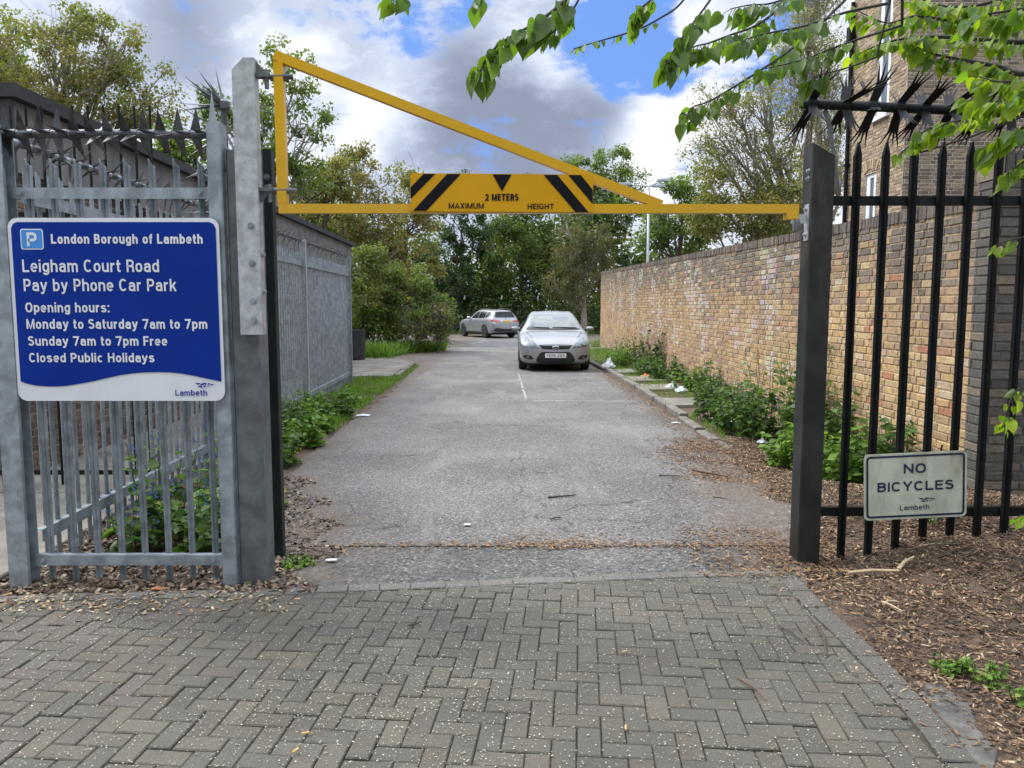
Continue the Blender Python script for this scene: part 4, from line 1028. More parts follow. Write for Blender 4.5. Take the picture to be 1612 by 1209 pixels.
def make_bicycle_sign():
    Y = KY-.075
    c = P(1441, 764.5, Y); t = thing('bicycle_sign', 'small grubby white NO BICYCLES sign hanging tilted on the black railings', 'sign', tuple(c))
    a = radians(2.7); w = .655; h = (P(1441, 711, Y)-P(1441, 815, Y)).z
    def pl(x, z, o): return (c.x+x*cos(a)-z*sin(a), Y-o, c.z+x*sin(a)+z*cos(a))
    mb = MB(); rr = round_rect(-w/2, w/2, -h/2, h/2, .03); mb.plate([pl(x, z, 0) for x, z in rr], (0, -1, 0), .004); build(mb, 'panel', MM['oldwhite'], t)
    bd = MB(); o = round_rect(-w/2+.014, w/2-.014, -h/2+.014, h/2-.014, .024); i = round_rect(-w/2+.027, w/2-.027, -h/2+.027, h/2-.027, .015); n = len(o)
    bd.add([pl(x, z, .0025) for x, z in o]+[pl(x, z, .0025) for x, z in i], [(k, (k+1) % n, n+(k+1) % n, n+k) for k in range(n)]); build(bd, 'border', MM['navy'], t)
    u = w/165.
    def word(s, x0, x1, base, cap, bold):
        m = MB(); put_text(m, s, (x0-1441)*u, (x1-1441)*u, (764.5-base)*u, cap*u, lambda x, z, o: pl(x, z, .0025+o), bold); build(m, 'lettering', MM['navy'], t)
    word('NO', 1422, 1457.5, 744, 16, .098); word('BICYCLES', 1380, 1502, 772.5, 15.5, .098); word('Lambeth', 1416, 1463.5, 804, 8.2, .075)
    lm = MB(); logo(lm, lambda x, y: pl((lerp(1446, 1474.5, x)-1441)*u, (764.5-lerp(793.5, 784.5, y))*u, .0025)); build(lm, 'emblem', MM['navy'], t)
    cl = MB()
    for xx in (-.12, .19): 
        p = Vector(pl(xx, h/2-.02, -.0045)); cl.tube([p, p+Vector((0, .05, .01)), p+Vector((.01, .055, .05))], .006, 6)
    build(cl, 'clip', MM['black'], t)
make_bicycle_sign()
# ---- yellow height bar
def make_bar():
    y = 4.50
    t = thing('height_barrier', 'yellow steel height barrier arm with a diagonal brace across the entrance', 'barrier', (0, y, 2.1))
    A = P(446, 329, y); yb = 4.80; B = P(1255, 329, yb); T = P(443, 90, y); C = P(1040, 325, 4.72)
    z0 = A.z; z1 = B.z
    d = (B-A).normalized(); s = .052
    mb = MB(); mb.beam(A-d*.022, B, s, s); build(mb, 'bottom_rail', MM['yellow'], t)
    mb = MB(); Tt = Vector((A.x, y, T.z)); mb.beam(A+Vector((0, 0, s/2+.0005)), Tt+Vector((0, 0, -.03)), s, s, up=(0, 1, 0)); build(mb, 'upright', MM['yellow'], t)
    mb = MB(); e = A+d*((C.x-A.x)/d.x); a = Tt+Vector((.0, 0, -.004)); e2 = e+Vector((0, 0, s/2-.004)); mb.beam(a-Vector((.024, 0, -.012)), e2, s-.004, s, up=(0, 0, 1)); build(mb, 'diagonal_brace', MM['yellow'], t)
    mb = MB()
    for py in (122, 300):
        z = P(446, py, y).z-.002; mb.tube([(A.x-.075, y, z), (A.x+.075, y, z)], .009, 10)
        for x0, x1 in ((A.x+.028, A.x+.05), (A.x-.05, A.x-.028)): mb.tube([(x0, y, z), (x1, y, z)], .019, 6)
    build(mb, 'hinge_bolt', MM['galv_dark'], t)
    mb = MB(); q = A+d*((P(1243, 340, yb).x-A.x)/d.x); mb.box(q.x-.03, q.x+.045, q.y-.03, q.y+.03, q.z-.062, q.z-s/2-.0005, bev=.004); build(mb, 'lock_box', MM['yellow'], t)
    # sign board bolted to the front of the arm
    yc = (A+d*((P(790, 300, 4.6).x-A.x)/d.x)).y-.034
    sg = thing('height_sign', 'yellow and black maximum height board reading 2 METERS fixed to the barrier arm', 'sign', tuple(P(790, 330, yc)))
    r = atan2(d.y, d.x)
    c0 = P(790, 300, yc)
    def pl(px, py, o):
        # photo pixel on the board -> the board's own plane, turned with the arm
        v = ray(px, py); n = Vector((sin(r), -cos(r), 0)); p0 = c0+n*o; tt = (p0-Vector((0, 0, H))).dot(n)/v.dot(n)
        return Vector((0, 0, H))+v*tt
    K = lambda x, y_: (620+x/2.303, 220+y_/2.303)
    def poly(m, pts, o):
        m.add([pl(*K(*p), o) for p in pts], [tuple(range(len(pts)-1, -1, -1))])
    mb = MB(); nrm = Vector((sin(r), -cos(r), 0)); cs = [pl(*K(*p), 0) for p in ((60, 260), (722, 264), (722, 126), (60, 121))]
    mb.plate(cs, nrm, .003); mb.plate([cs[0]+Vector((0, 0, -.0005)), cs[1]+Vector((0, 0, -.0005)), cs[1]-nrm*.055+Vector((0, 0, -.0005)), cs[0]-nrm*.055+Vector((0, 0, -.0005))], (0, 0, -1), .003)
    build(mb, 'board', MM['yellow_sign'], sg)
    for pts in ([(61, 172), (108, 123.5), (150, 124), (61, 214)], [(70, 257), (193, 124), (243, 124), (118, 257.5)], [(543, 127), (592, 127), (706, 262), (659, 262)], [(632, 127.5), (678, 127.8), (721, 181), (721, 233)], [(358, 125), (427, 126), (392, 187)]):
        m = MB(); poly(m, pts, .003); build(m, 'arrow' if len(pts) == 3 else 'stripe', MM['stripe'], sg)
    for s_, x0, x1, base, cap in (('2 METERS', 331, 452, 221, 196), ('MAXIMUM', 199, 326, 249.5, 229), ('HEIGHT', 485, 580, 252, 231.5)):
        m = MB(); put_text(m, s_, x0, x1, base, base-cap, lambda x, z, o, b=base: pl(*K(x, 2*b-z), .003+o), .105 if x0 == 331 else .088); build(m, 'lettering', MM['stripe'], sg)
make_bar()

# ---- lamp column beyond the wall
def make_lamp():
    Y = 45; b = P(1018.5, 480, Y); t = thing('street_lamp', 'tall grey lamp column with floodlight heads rising behind the brick wall', 'street lamp', (b.x, Y, gz(0, Y)))
    zt = P(1018, 291, Y).z
    mb = MB(); mb.tube([(b.x, Y, -.3), (b.x, Y, 3.0), (b.x, Y, zt)], [.11, .085, .06], 12); build(mb, 'column', MM['galv_new'], t, smooth=True)
    ar = MB(); ar.tube([(P(985, 290, Y).x, Y-.1, zt-.02), (b.x, Y, zt-.08), (P(1040, 285, Y).x, Y, zt-.02)], .035, 8); ar.tube([(b.x, Y, zt-.08), (b.x+.75, Y+.5, zt+.25)], .035, 8); build(ar, 'arm', MM['galv'], t)
    for px, py, dy in ((980, 290, -.1), (1037, 293, -.05), (1043, 284, .1)):
        h = MB(); p = P(px, py, Y+dy); s = .52 if px < 1000 else .36
        h.add([(p.x-s, p.y-.16, p.z-.05), (p.x+s, p.y-.16, p.z-.05), (p.x+s, p.y+.16, p.z-.05), (p.x-s, p.y+.16, p.z-.05), (p.x-s*.8, p.y-.12, p.z+.07), (p.x+s*.8, p.y-.12, p.z+.10), (p.x+s*.8, p.y+.12, p.z+.10), (p.x-s*.8, p.y+.12, p.z+.07)], [(0, 3, 2, 1), (4, 5, 6, 7), (0, 1, 5, 4), (1, 2, 6, 5), (2, 3, 7, 6), (3, 0, 4, 7)])
        build(h, 'lamp_head', MM['galv'], t)
make_lamp()
def make_bin():
    b = G(556, 566, .07); r = .36
    t = thing('litter_bin', 'round black litter bin standing by the far end of the palisade', 'bin', tuple(b))
    h = .86; mb = MB(); mb.lathe([(r*.93, .0), (r*.95, .03), (r, .06), (r, h-.03), (r*1.02, h-.02), (r*1.02, h), (r*.95, h+.004), (r*.9, h-.03)], tuple(b), 'z', 36); build(mb, 'body', MM['binm'], t)
    l = MB(); l.lathe([(r*.9, h-.03), (r*.5, h-.02), (.001, h-.015)], tuple(b), 'z', 36); build(l, 'lid', MM['binm'], t)
make_bin()
# ---- chain-link fence at the back of the car park
def make_mesh_fence():
    Y = 52.0; t = thing('mesh_fence', 'dark green wire mesh fence along the back of the car park', 'fence', (0, Y, -.25))
    xa, xb = P(560, 500, Y).x, P(1000, 500, Y).x; mb = MB(); z0, z1 = -.2, 1.55; h = z1-z0; x = xa-h
    while x < xb:
        for sgn in (1, -1):
            a = Vector((x, Y, z0 if sgn > 0 else z1)); b = Vector((x+h, Y, z1 if sgn > 0 else z0)); mb.beam(a, b, .012, .012)
        x += .13
    build(mb, 'mesh', MM['green_dark'], t)
    src = None
    for px in (690, 731, 789, 846, 905, 960):
        x = P(px, 500, Y).x
        if src is None:
            m = MB(); m.beam((x, Y-.06, -.3), (x, Y-.06, 2.05), .10, .10); m.beam((x, Y-.06, 2.05), (x+.06, Y-.06, 2.3), .09, .09); src = build(m, 'post', MM['stone'], t); x0 = x
        else:
            c = again(src, t, ORG[t.name]); c.location = (x-x0, 0, 0)
make_mesh_fence()
# ================================================================== CARS
def paint(name, col):
    m, t, b = new_mat(name)
    p = pos(t); c = t.mix(t.ss(t.noise(p, 900, 2, .5), .3, .7), tuple(k*.86 for k in col), tuple(min(1, k*1.12) for k in col))
    c = t.mix(t.math('MULTIPLY', t.ss(t.noise(p, 3.5, 6, .7), .5, .8), .22), c, (.30, .29, .27))
    t.l.new(c, b.inputs['Base Color']); b.inputs['Metallic'].default_value = .5; b.inputs['Roughness'].default_value = .45
    b.inputs['Coat Weight'].default_value = .6; b.inputs['Coat Roughness'].default_value = .05
    return m
CM = dict(silver=paint('silver_paint', (.30, .304, .306)), grey=paint('pale_silver_paint', (.28, .30, .31)),
    sideglass=mat('side_glass', (.014, .018, .018), .08, 0, var=.2, spec=.35), glass=mat('car_glass', (.085, .105, .10), .05, 0, var=.2, spec=1.0, coat=.5), tyre=mat('tyre_rubber', (.016, .016, .017), .8, var=.3, scale=20),
    rim=mat('alloy_rim', (.36, .37, .38), .35, .7, var=.1), darkrim=mat('dark_alloy_rim', (.12, .12, .125), .4, .6, var=.1), trim=mat('black_trim', (.012, .012, .013), .5, var=.2), grille=mat('grille_mesh', (.010, .010, .011), .5, var=.4, scale=40),
    lamp=mat('headlamp_glass', (.17, .185, .20), .14, .15, var=.5, scale=14), lampdark=mat('lamp_reflector', (.10, .11, .12), .15, .6, var=.4, scale=30, coat=1), red=mat('tail_lamp', (.32, .012, .02), .12, 0, var=.25, scale=10, coat=1),
    plate=mat('white_number_plate', (.70, .71, .70), .4, var=.04), yplate=mat('yellow_number_plate', (.72, .48, .07), .4, var=.05), chrome=mat('chrome', (.62, .63, .64), .15, .9, var=.05),
    liner=mat('arch_liner', (.01, .01, .01), .9), seat=mat('car_interior', (.02, .02, .022), .8))
def crom(p0, p1, p2, p3, t):
    return .5*((2*p1)+(-p0+p2)*t+(2*p0-5*p1+4*p2-p3)*t*t+(-p0+3*p1-3*p2+p3)*t**3)
def dense(arr, sub):
    a = np.asarray(arr, float); o = []
    for i in range(len(a)-1):
        p = [a[max(0, i-1)], a[i], a[i+1], a[min(len(a)-1, i+2)]]
        for k in range(sub): o.append(crom(*p, k/sub))
    o.append(a[-1]); return np.array(o)
class Car:
    def __init__(s, name, label, cat, loc, rot, L, stations, wheel_r, axles, track, bodymat, tyre_w=.21):
        s.L = L; s.t = thing(name, label, cat, loc); s.loc = loc; s.wr = wheel_r
        rows = []; ds = []
        for d, w, zb, zm, zbelt, wb, zr, wr, zt in stations:
            ds.append(d); rows.append([(0, zb), (w*.78, zb), (w*.965, zb+.09), (w, zm), (w*.998, (zm+zbelt)/2+.02), (wb, zbelt), (wr, zr), (wr*.62, zt-.018), (0, zt)])
        ds = dense(np.array(ds)[:, None], 5)[:, 0]; R = np.asarray(rows, float)
        R = dense(R, 5)                                                # along the car
        D = np.array([dense(r, 4) for r in R])                         # round the section
        D[:, :, 0] = np.maximum(D[:, :, 0], 0); D[:, 0, 0] = 0; D[:, -1, 0] = 0
        V = []; n = D.shape[1]; ring = 2*n-2
        for d, sec in zip(ds, D):
            y = L/2-d
            V += [(x, y, z) for x, z in sec] + [(-x, y, z) for x, z in sec[-2:0:-1]]
        Fc = []; m = len(ds)
        for i in range(m-1):
            for j in range(ring): Fc.append((i*ring+j, i*ring+(j+1) % ring, (i+1)*ring+(j+1) % ring, (i+1)*ring+j))
        Fc.append(tuple(range(ring-1, -1, -1))); Fc.append(tuple(range((m-1)*ring, m*ring)))
        me = mesh_data('body', V, Fc, bodymat, smooth=True)
        bm = bmesh.new(); bm.from_mesh(me); bmesh.ops.recalc_face_normals(bm, faces=bm.faces); bm.to_mesh(me); bm.free()
        ob = bpy.data.objects.new('body', me); COL.objects.link(ob)
        cuts = []
        for d in axles:
            for sx in (1, -1):
                c = MB(); c.lathe([(.001, -.16), (wheel_r+.055, -.16), (wheel_r+.055, .16), (.001, .16)], (sx*(track/2+.03), L/2-d, wheel_r+.012), 'x', 40)
                cm = mesh_data('cut', c.v, c.f, CM['liner']); b2 = bmesh.new(); b2.from_mesh(cm); bmesh.ops.remove_doubles(b2, verts=b2.verts, dist=.002); bmesh.ops.recalc_face_normals(b2, faces=b2.faces); b2.to_mesh(cm); b2.free()
                co = bpy.data.objects.new('cut', cm); COL.objects.link(co); cuts.append(co)
                md = ob.modifiers.new('b', 'BOOLEAN'); md.operation = 'DIFFERENCE'; md.object = co; md.solver = 'EXACT'
        dg = bpy.context.evaluated_depsgraph_get(); dg.update()
        new = bpy.data.meshes.new_from_object(ob.evaluated_get(dg)); ob.modifiers.clear(); ob.data = new
        for co in cuts: bpy.data.objects.remove(co)
        new.polygons.foreach_set('use_smooth', [True]*len(new.polygons))
        try: new.set_sharp_from_angle(angle=radians(38))
        except Exception: pass
        ob.parent = s.t; ORG['body'] = loc; s.body = ob
        bm = bmesh.new(); bm.from_mesh(me); s.bvh = BVHTree.FromBMesh(bm); bm.free()
        s.t.rotation_euler = (0, 0, rot)
        for d in axles:
            for sx in (1, -1): s.wheel(sx, L/2-d, track, wheel_r, tyre_w)
    def put(s, mb, name, m, parent=None, smooth=False):
        me = mesh_data(name, mb.v, mb.f, m, None, mb.m, smooth); o = bpy.data.objects.new(name, me); COL.objects.link(o); o.parent = parent or s.t; ORG[o.name] = s.loc; return o
    def hit(s, side, a, z):
        y0 = 5
        if side == 'front': o, d = Vector((a, y0, z)), Vector((0, -1, 0))
        elif side == 'rear': o, d = Vector((a, -y0, z)), Vector((0, 1, 0))
        elif side == 'top': o, d = Vector((a, z, 5)), Vector((0, 0, -1))
        else:
            sx = -1 if side == 'left' else 1; o, d = Vector((sx*y0, a, z)), Vector((-sx, 0, 0))
        p, nr, i, dist = s.bvh.ray_cast(o, d)
        if p is None: return None, None
        if nr.dot(d) > 0: nr = -nr
        return p, nr
    def decal(s, name, side, pairs, m, off=.005, n=8, parent=None, sub=3, th=0.0):
        P2 = dense([list(a)+list(b) for a, b in pairs], sub) if len(pairs) > 2 else np.array([list(pairs[0])+list(pairs[1]) if False else list(pairs[0][0])+list(pairs[0][1]), list(pairs[1][0])+list(pairs[1][1])])
        if len(pairs) == 2: P2 = np.array([P2[0]+(P2[1]-P2[0])*k/8 for k in range(9)])
        mb = MB(); g = []
        last = None
        for r in P2:
            row = []
            for k in range(n+1):
                a = r[0]+(r[2]-r[0])*k/n; z = r[1]+(r[3]-r[1])*k/n
                p, nr = s.hit(side, a, z)
                if p is None: p, nr = last if last else (Vector((a, 0, z)), Vector((0, 0, 1)))
                last = (p, nr); row.append(p+nr*off)
            g.append(row)
        c = n+1; mb.add([q for r in g for q in r], [(i*c+k, i*c+k+1, (i+1)*c+k+1, (i+1)*c+k) for i in range(len(g)-1) for k in range(n)])
        return s.put(mb, name, m, parent, True)
    def wheel(s, sx, y, track, r, w):
        x = sx*track/2; o = MB(); e = w/2
        o.lathe([(r*.66, -e*.9), (r*.90, -e), (r*.985, -e*.72), (r, 0), (r*.985, e*.72), (r*.90, e), (r*.66, e*.9)], (x, y, r), 'x', 32)
        wh = s.put(o, 'wheel', CM['tyre'], None, True)
        q = MB(); xo = x+sx*e*.82
        q.lathe([(r*.70, -sx*.03), (r*.69, sx*.012), (r*.62, sx*.014), (r*.60, -sx*.03)], (xo, y, r), 'x', 32)
        q.lathe([(.001, sx*.004), (r*.17, sx*.002), (r*.17, -sx*.03)], (xo, y, r), 'x', 16)
        for k in range(s.spokes if hasattr(s, 'spokes') else 7):
            a = 2*pi*k/7; c = Vector((xo, y, r)); d = Vector((0, cos(a), sin(a)))
            q.beam(c+d*r*.12, c+d*r*.64, .022, .055, up=(0, -sin(a), cos(a)))
        q.lathe([(.001, 0), (r*.60, 0)], (xo-sx*.035, y, r), 'x', 24, mi=1)
        me = mesh_data('rim', q.v, q.f, [CM[s.rimname] if hasattr(s, 'rimname') else CM['rim'], CM['liner']], None, q.m); ro = bpy.data.objects.new('rim', me); COL.objects.link(ro); ro.parent = wh

def mirror(side, pr): return pr, [((-a[0], a[1]), (-b[0], b[1])) for a, b in pr]
def make_hatchback():
    st = [(0.00, .52, .30, .44, .56, .50, .615, .40, .64), (0.035, .68, .235, .44, .60, .66, .67, .55, .70), (0.14, .80, .20, .47, .66, .78, .745, .62, .775), (0.35, .875, .19, .52, .755, .845, .825, .66, .855),
          (0.80, .912, .19, .57, .85, .87, .92, .68, .945), (1.18, .92, .19, .60, .90, .88, .972, .70, 1.0), (1.30, .92, .19, .60, .92, .885, 1.02, .70, 1.055), (1.62, .92, .19, .61, .935, .888, 1.21, .645, 1.25),
          (2.00, .92, .19, .62, .95, .89, 1.375, .59, 1.425), (2.50, .92, .19, .62, .97, .89, 1.43, .575, 1.495), (3.25, .92, .19, .62, .99, .885, 1.405, .56, 1.472), (3.80, .91, .20, .64, 1.0, .87, 1.33, .54, 1.385),
          (4.06, .885, .24, .66, .99, .81, 1.10, .57, 1.14), (4.22, .84, .30, .68, .92, .76, .98, .6, 1.0), (4.31, .76, .35, .66, .82, .68, .87, .52, .89), (4.34, .66, .40, .64, .76, .58, .80, .45, .82)]
    g = G(873, 580); yf = 19.35; x = (872.5-CX)/F*(yf+.3)+.02
    c = Car('parked_car', 'silver five door hatchback parked in the lane facing the camera beside the brick wall', 'car', (x, yf+2.17, 0), pi, 4.34, st, .318, (.88, 3.52), 1.60, CM['silver'])
    D = c.decal
    ws = [((-.70, 1.03), (.70, 1.03)), ((-.685, 1.10), (.685, 1.10)), ((-.60, 1.28), (.60, 1.28)), ((-.535, 1.395), (.535, 1.395))]
    D('windscreen', 'front', ws, CM['glass'], .014, 30, sub=8)
    D('scuttle', 'front', [((-.73, 1.005), (.73, 1.005)), ((-.70, 1.032), (.70, 1.032))], CM['trim'], .004, 14)
    for a in (((-.62, 1.045), (.02, 1.055)), ((.10, 1.045), (.66, 1.06))):
        m = MB(); p0, n0 = c.hit('front', *a[0]); p1, n1 = c.hit('front', *a[1]); pm, nm = c.hit('front', (a[0][0]+a[1][0])/2, (a[0][1]+a[1][1])/2)
        m.tube([p0+n0*.02, pm+nm*.025, p1+n1*.02], .010, 6); c.put(m, 'wiper', CM['trim'])
    D('upper_grille', 'front', [((-.405, .655), (-.33, .572)), ((-.2, .652), (-.2, .562)), ((.2, .652), (.2, .562)), ((.405, .655), (.33, .572))], CM['grille'], .006, 4)
    lg = D('lower_grille', 'front', [((-.485, .305), (-.475, .285)), ((-.36, .485), (-.42, .232)), ((-.1, .492), (-.1, .228)), ((.1, .492), (.1, .228)), ((.36, .485), (.42, .232)), ((.485, .305), (.475, .285))], CM['grille'], .006, 6)
    for z in (.26, .29, .32, .345):
        m = MB(); q = []
        for k in range(7):
            a = -.42+.14*k; p, nr = c.hit('front', a, z); q.append(p+nr*.012)
        m.tube(q, .006, 5); c.put(m, 'slat', CM['trim'], lg)
    p, nr = c.hit('front', 0, .606); m = MB(); m.lathe([(.001, .016), (.036, .015), (.045, .010), (.047, 0)], (0, 0, 0), 'y', 24)
    m.v = [(vx*2.0*.95+0, vy+p.y, vz*.86+.606) for vx, vy, vz in m.v]; e = c.put(m, 'badge', CM['chrome'], None, True)
    m = MB(); m.lathe([(.001, .018), (.037, .0165)], (0, 0, 0), 'y', 24); m.v = [(vx*2.0*.95, vy+p.y, vz*.86+.606) for vx, vy, vz in m.v]; f = c.put(m, 'badge_field', CM['lampdark'], e)
    pr = [((.44, .585), (.42, .600)), ((.60, .590), (.50, .715)), ((.74, .605), (.62, .80)), ((.835, .64), (.74, .845))]
    for s_, q in zip((1, -1), mirror('front', pr)):
        h = D('headlight', 'front', q, CM['lamp'], .006, 8)
        D('reflector', 'front', [((s_*.56, .608), (s_*.57, .655)), ((s_*.66, .612), (s_*.66, .70)), ((s_*.76, .632), (s_*.75, .725))], CM['lampdark'], .009, 4, parent=h)
    pr = [((.545, .322), (.545, .335)), ((.61, .305), (.62, .405)), ((.70, .315), (.72, .415)), ((.80, .36), (.80, .41))]
    for s_, q in zip((1, -1), mirror('front', pr)):
        h = D('fog_light', 'front', q, CM['trim'], .006, 4)
        p, nr = c.hit('front', s_*.685, .358); m = MB(); m.tube([p+nr*.004, p+nr*.014], .036, 14); c.put(m, 'lens', CM['lamp'], h)
    for s_ in (1, -1): D('bonnet_seam', 'top', [((s_*.56, 2.17-.30), (s_*.575, 2.17-.30)), ((s_*.66, 2.17-.75), (s_*.675, 2.17-.75)), ((s_*.70, 2.17-1.12), (s_*.715, 2.17-1.12))], CM['trim'], .003, 1)
    # number plate
    p, nr = c.hit('front', 0, .405); yy = p.y+.028
    m = MB(); m.box(-.262, .262, yy-.02, yy, .352, .462, bev=.0); pl = c.put(m, 'number_plate', CM['plate'])
    m = MB(); put_text(m, 'YD10 ZXS', .225, -.225, .372, .070, lambda x_, z, o: (x_, yy+.002+o, z), .085); c.put(m, 'lettering', CM['trim'], pl)
    D('bonnet_seam', 'front', [((-.45, .655), (-.45, .662)), ((-.2, .668), (-.2, .675)), ((.2, .668), (.2, .675)), ((.45, .655), (.45, .662))], CM['trim'], .003, 1)
    Y = lambda d: 2.17-d
    for side in ('left', 'right'):
        D('front_side_window', side, [((Y(1.60), .985), (Y(1.62), 1.06)), ((Y(1.85), .99), (Y(1.90), 1.25)), ((Y(2.12), 1.0), (Y(2.15), 1.33)), ((Y(2.38), 1.0), (Y(2.38), 1.365))], CM['sideglass'], .006, 6)
        D('rear_side_window', side, [((Y(2.45), 1.0), (Y(2.45), 1.365)), ((Y(2.85), 1.02), (Y(2.85), 1.365)), ((Y(3.25), 1.05), (Y(3.2), 1.34)), ((Y(3.52), 1.12), (Y(3.45), 1.27))], CM['sideglass'], .006, 6)
        for d0 in (1.42, 2.42, 3.32): D('door_seam', side, [((Y(d0), .32), (Y(d0+.01), .32)), ((Y(d0+.02), .65), (Y(d0+.03), .65)), ((Y(d0+.03), .96), (Y(d0+.04), .96))], CM['trim'], .002, 1)
        for d0 in (2.15, 3.02): D('door_handle', side, [((Y(d0), .875), (Y(d0), .90)), ((Y(d0+.19), .88), (Y(d0+.19), .905))], CM['silver'], .018, 2)
    for sx in (1, -1):
        m = MB(); q = [(.86, Y(1.60), .985), (.93, Y(1.57), 1.01), (.985, Y(1.55), 1.02)]; m.tube([(sx*a, b, d) for a, b, d in q], [.028, .03, .03], 8)
        base = c.put(m, 'mirror', CM['trim'], None, True)
        m = MB(); m.lathe([(.001, -.055), (.05, -.05), (.075, -.01), (.07, .04), (.001, .05)], (0, 0, 0), 'y', 16)
        m.v = [(sx*1.0+vx*1.45, Y(1.55)+vy*1.0, 1.03+vz*.82) for vx, vy, vz in m.v]; c.put(m, 'mirror_shell', CM['silver'], base, True)
    p, nr = c.hit('top', 0, Y(2.14)); m = MB(); m.tube([p, p+Vector((0, -.28, .40))], [.008, .003], 6); c.put(m, 'aerial', CM['trim'])
    D('rear_window', 'rear', [((-.56, 1.10), (.56, 1.10)), ((-.5, 1.25), (.5, 1.25)), ((-.46, 1.33), (.46, 1.33))], CM['glass'], .006, 8)
    for q in mirror('rear', [((.60, .80), (.74, .80)), ((.60, .92), (.76, .92)), ((.62, 1.02), (.74, 1.02))]): D('tail_light', 'rear', q, CM['red'], .006, 4)
    m = MB(); m.box(-.80, .80, -1.95, 1.95, .165, .24); c.put(m, 'underbody', CM['liner'])
make_hatchback()
def make_suv():
    st = [(0.00, .55, .36, .55, .72, .55, .80, .45, .83), (0.04, .72, .29, .55, .76, .71, .86, .6, .89), (0.16, .85, .26, .58, .84, .83, .95, .68, .97), (0.45, .92, .25, .62, .95, .89, 1.04, .72, 1.06),
          (1.0, .94, .25, .66, 1.03, .90, 1.09, .74, 1.11), (1.42, .945, .25, .68, 1.06, .905, 1.13, .76, 1.16), (1.55, .945, .25, .68, 1.07, .905, 1.20, .74, 1.24), (2.0, .945, .25, .69, 1.09, .905, 1.46, .66, 1.51),
          (2.45, .945, .25, .69, 1.11, .905, 1.585, .63, 1.655), (3.1, .945, .25, .69, 1.12, .905, 1.59, .625, 1.672), (3.9, .945, .25, .70, 1.14, .90, 1.55, .61, 1.64), (4.28, .94, .26, .72, 1.14, .88, 1.49, .60, 1.585), (4.42, .925, .29, .73, 1.13, .86, 1.29, .69, 1.33),
          (4.55, .90, .33, .73, 1.04, .83, 1.12, .70, 1.15), (4.66, .84, .36, .72, .93, .76, 1.00, .62, 1.03), (4.71, .76, .40, .70, .86, .68, .92, .52, .95)]
    b = G(770, 529); Yc = 47.3; rot = radians(29)
    Car.rimname = 'darkrim'
    x = (768.5-CX)/F*Yc
    c = Car('parked_car', 'pale silver off-road car at the back of the car park, tail towards the camera', 'car', (x, Yc, -.25), rot, 4.71, st, .372, (.84, 3.70), 1.66, CM['grey'], .25)
    D = c.decal; Y = lambda d: 2.355-d
    D('rear_window', 'rear', [((-.655, 1.20), (.655, 1.20)), ((-.63, 1.30), (.63, 1.30)), ((-.57, 1.44), (.57, 1.44)), ((-.545, 1.50), (.545, 1.50))], CM['sideglass'], .008, 16)
    D('spoiler_shadow', 'rear', [((-.56, 1.50), (.56, 1.50)), ((-.55, 1.535), (.55, 1.535))], CM['trim'], .012, 8)
    for q in mirror('rear', [((.38, .955), (.40, 1.02)), ((.52, .94), (.52, 1.05)), ((.68, .93), (.68, 1.08)), ((.82, .96), (.80, 1.10))]): D('tail_light', 'rear', q, CM['red'], .008, 5)
    for side in ('left', 'right'): D('tail_light_side', side, [((Y(4.62), .96), (Y(4.60), 1.04)), ((Y(4.48), .98), (Y(4.44), 1.10)), ((Y(4.36), 1.03), (Y(4.34), 1.10))], CM['red'], .008, 4)
    D('rear_bumper_trim', 'rear', [((-.80, .44), (-.80, .56)), ((-.55, .40), (-.58, .60)), ((0, .40), (0, .55)), ((.55, .40), (.58, .60)), ((.80, .44), (.80, .56))], CM['trim'], .01, 6)
    p, nr = c.hit('rear', 0, .97); m = MB(); m.box(-.26, .26, p.y-.02, p.y+.01, .915, 1.025); pl = c.put(m, 'number_plate', CM['yplate'])
    p, nr = c.hit('rear', 0, 1.115); m = MB(); m.lathe([(.001, -.012), (.04, -.01), (.042, 0)], (0, p.y, p.z), 'y', 18); c.put(m, 'badge', CM['lampdark'])
    for side in ('left', 'right'):
        D('front_side_window', side, [((Y(1.85), 1.13), (Y(1.9), 1.22)), ((Y(2.15), 1.14), (Y(2.25), 1.44)), ((Y(2.45), 1.15), (Y(2.5), 1.53)), ((Y(2.72), 1.15), (Y(2.72), 1.545))], CM['sideglass'], .006, 6)
        D('rear_side_window', side, [((Y(2.78), 1.15), (Y(2.78), 1.545)), ((Y(3.2), 1.16), (Y(3.2), 1.545)), ((Y(3.62), 1.18), (Y(3.58), 1.53))], CM['sideglass'], .006, 6)
        D('quarter_window', side, [((Y(3.68), 1.18), (Y(3.64), 1.525)), ((Y(3.95), 1.22), (Y(3.9), 1.50)), ((Y(4.15), 1.32), (Y(4.08), 1.45))], CM['sideglass'], .006, 5)
        D('sill_trim', side, [((Y(1.35), .29), (Y(1.35), .36)), ((Y(2.4), .29), (Y(2.4), .36)), ((Y(3.2), .29), (Y(3.2), .36))], CM['trim'], .006, 3)
        for d0 in (1.62, 2.75, 3.62): D('door_seam', side, [((Y(d0), .38), (Y(d0+.012), .38)), ((Y(d0+.02), .75), (Y(d0+.032), .75)), ((Y(d0+.03), 1.1), (Y(d0+.042), 1.1))], CM['trim'], .002, 1)
        for d0 in (2.45, 3.38): D('door_handle', side, [((Y(d0), .975), (Y(d0), 1.0)), ((Y(d0+.2), .98), (Y(d0+.2), 1.005))], CM['grey'], .018, 2)
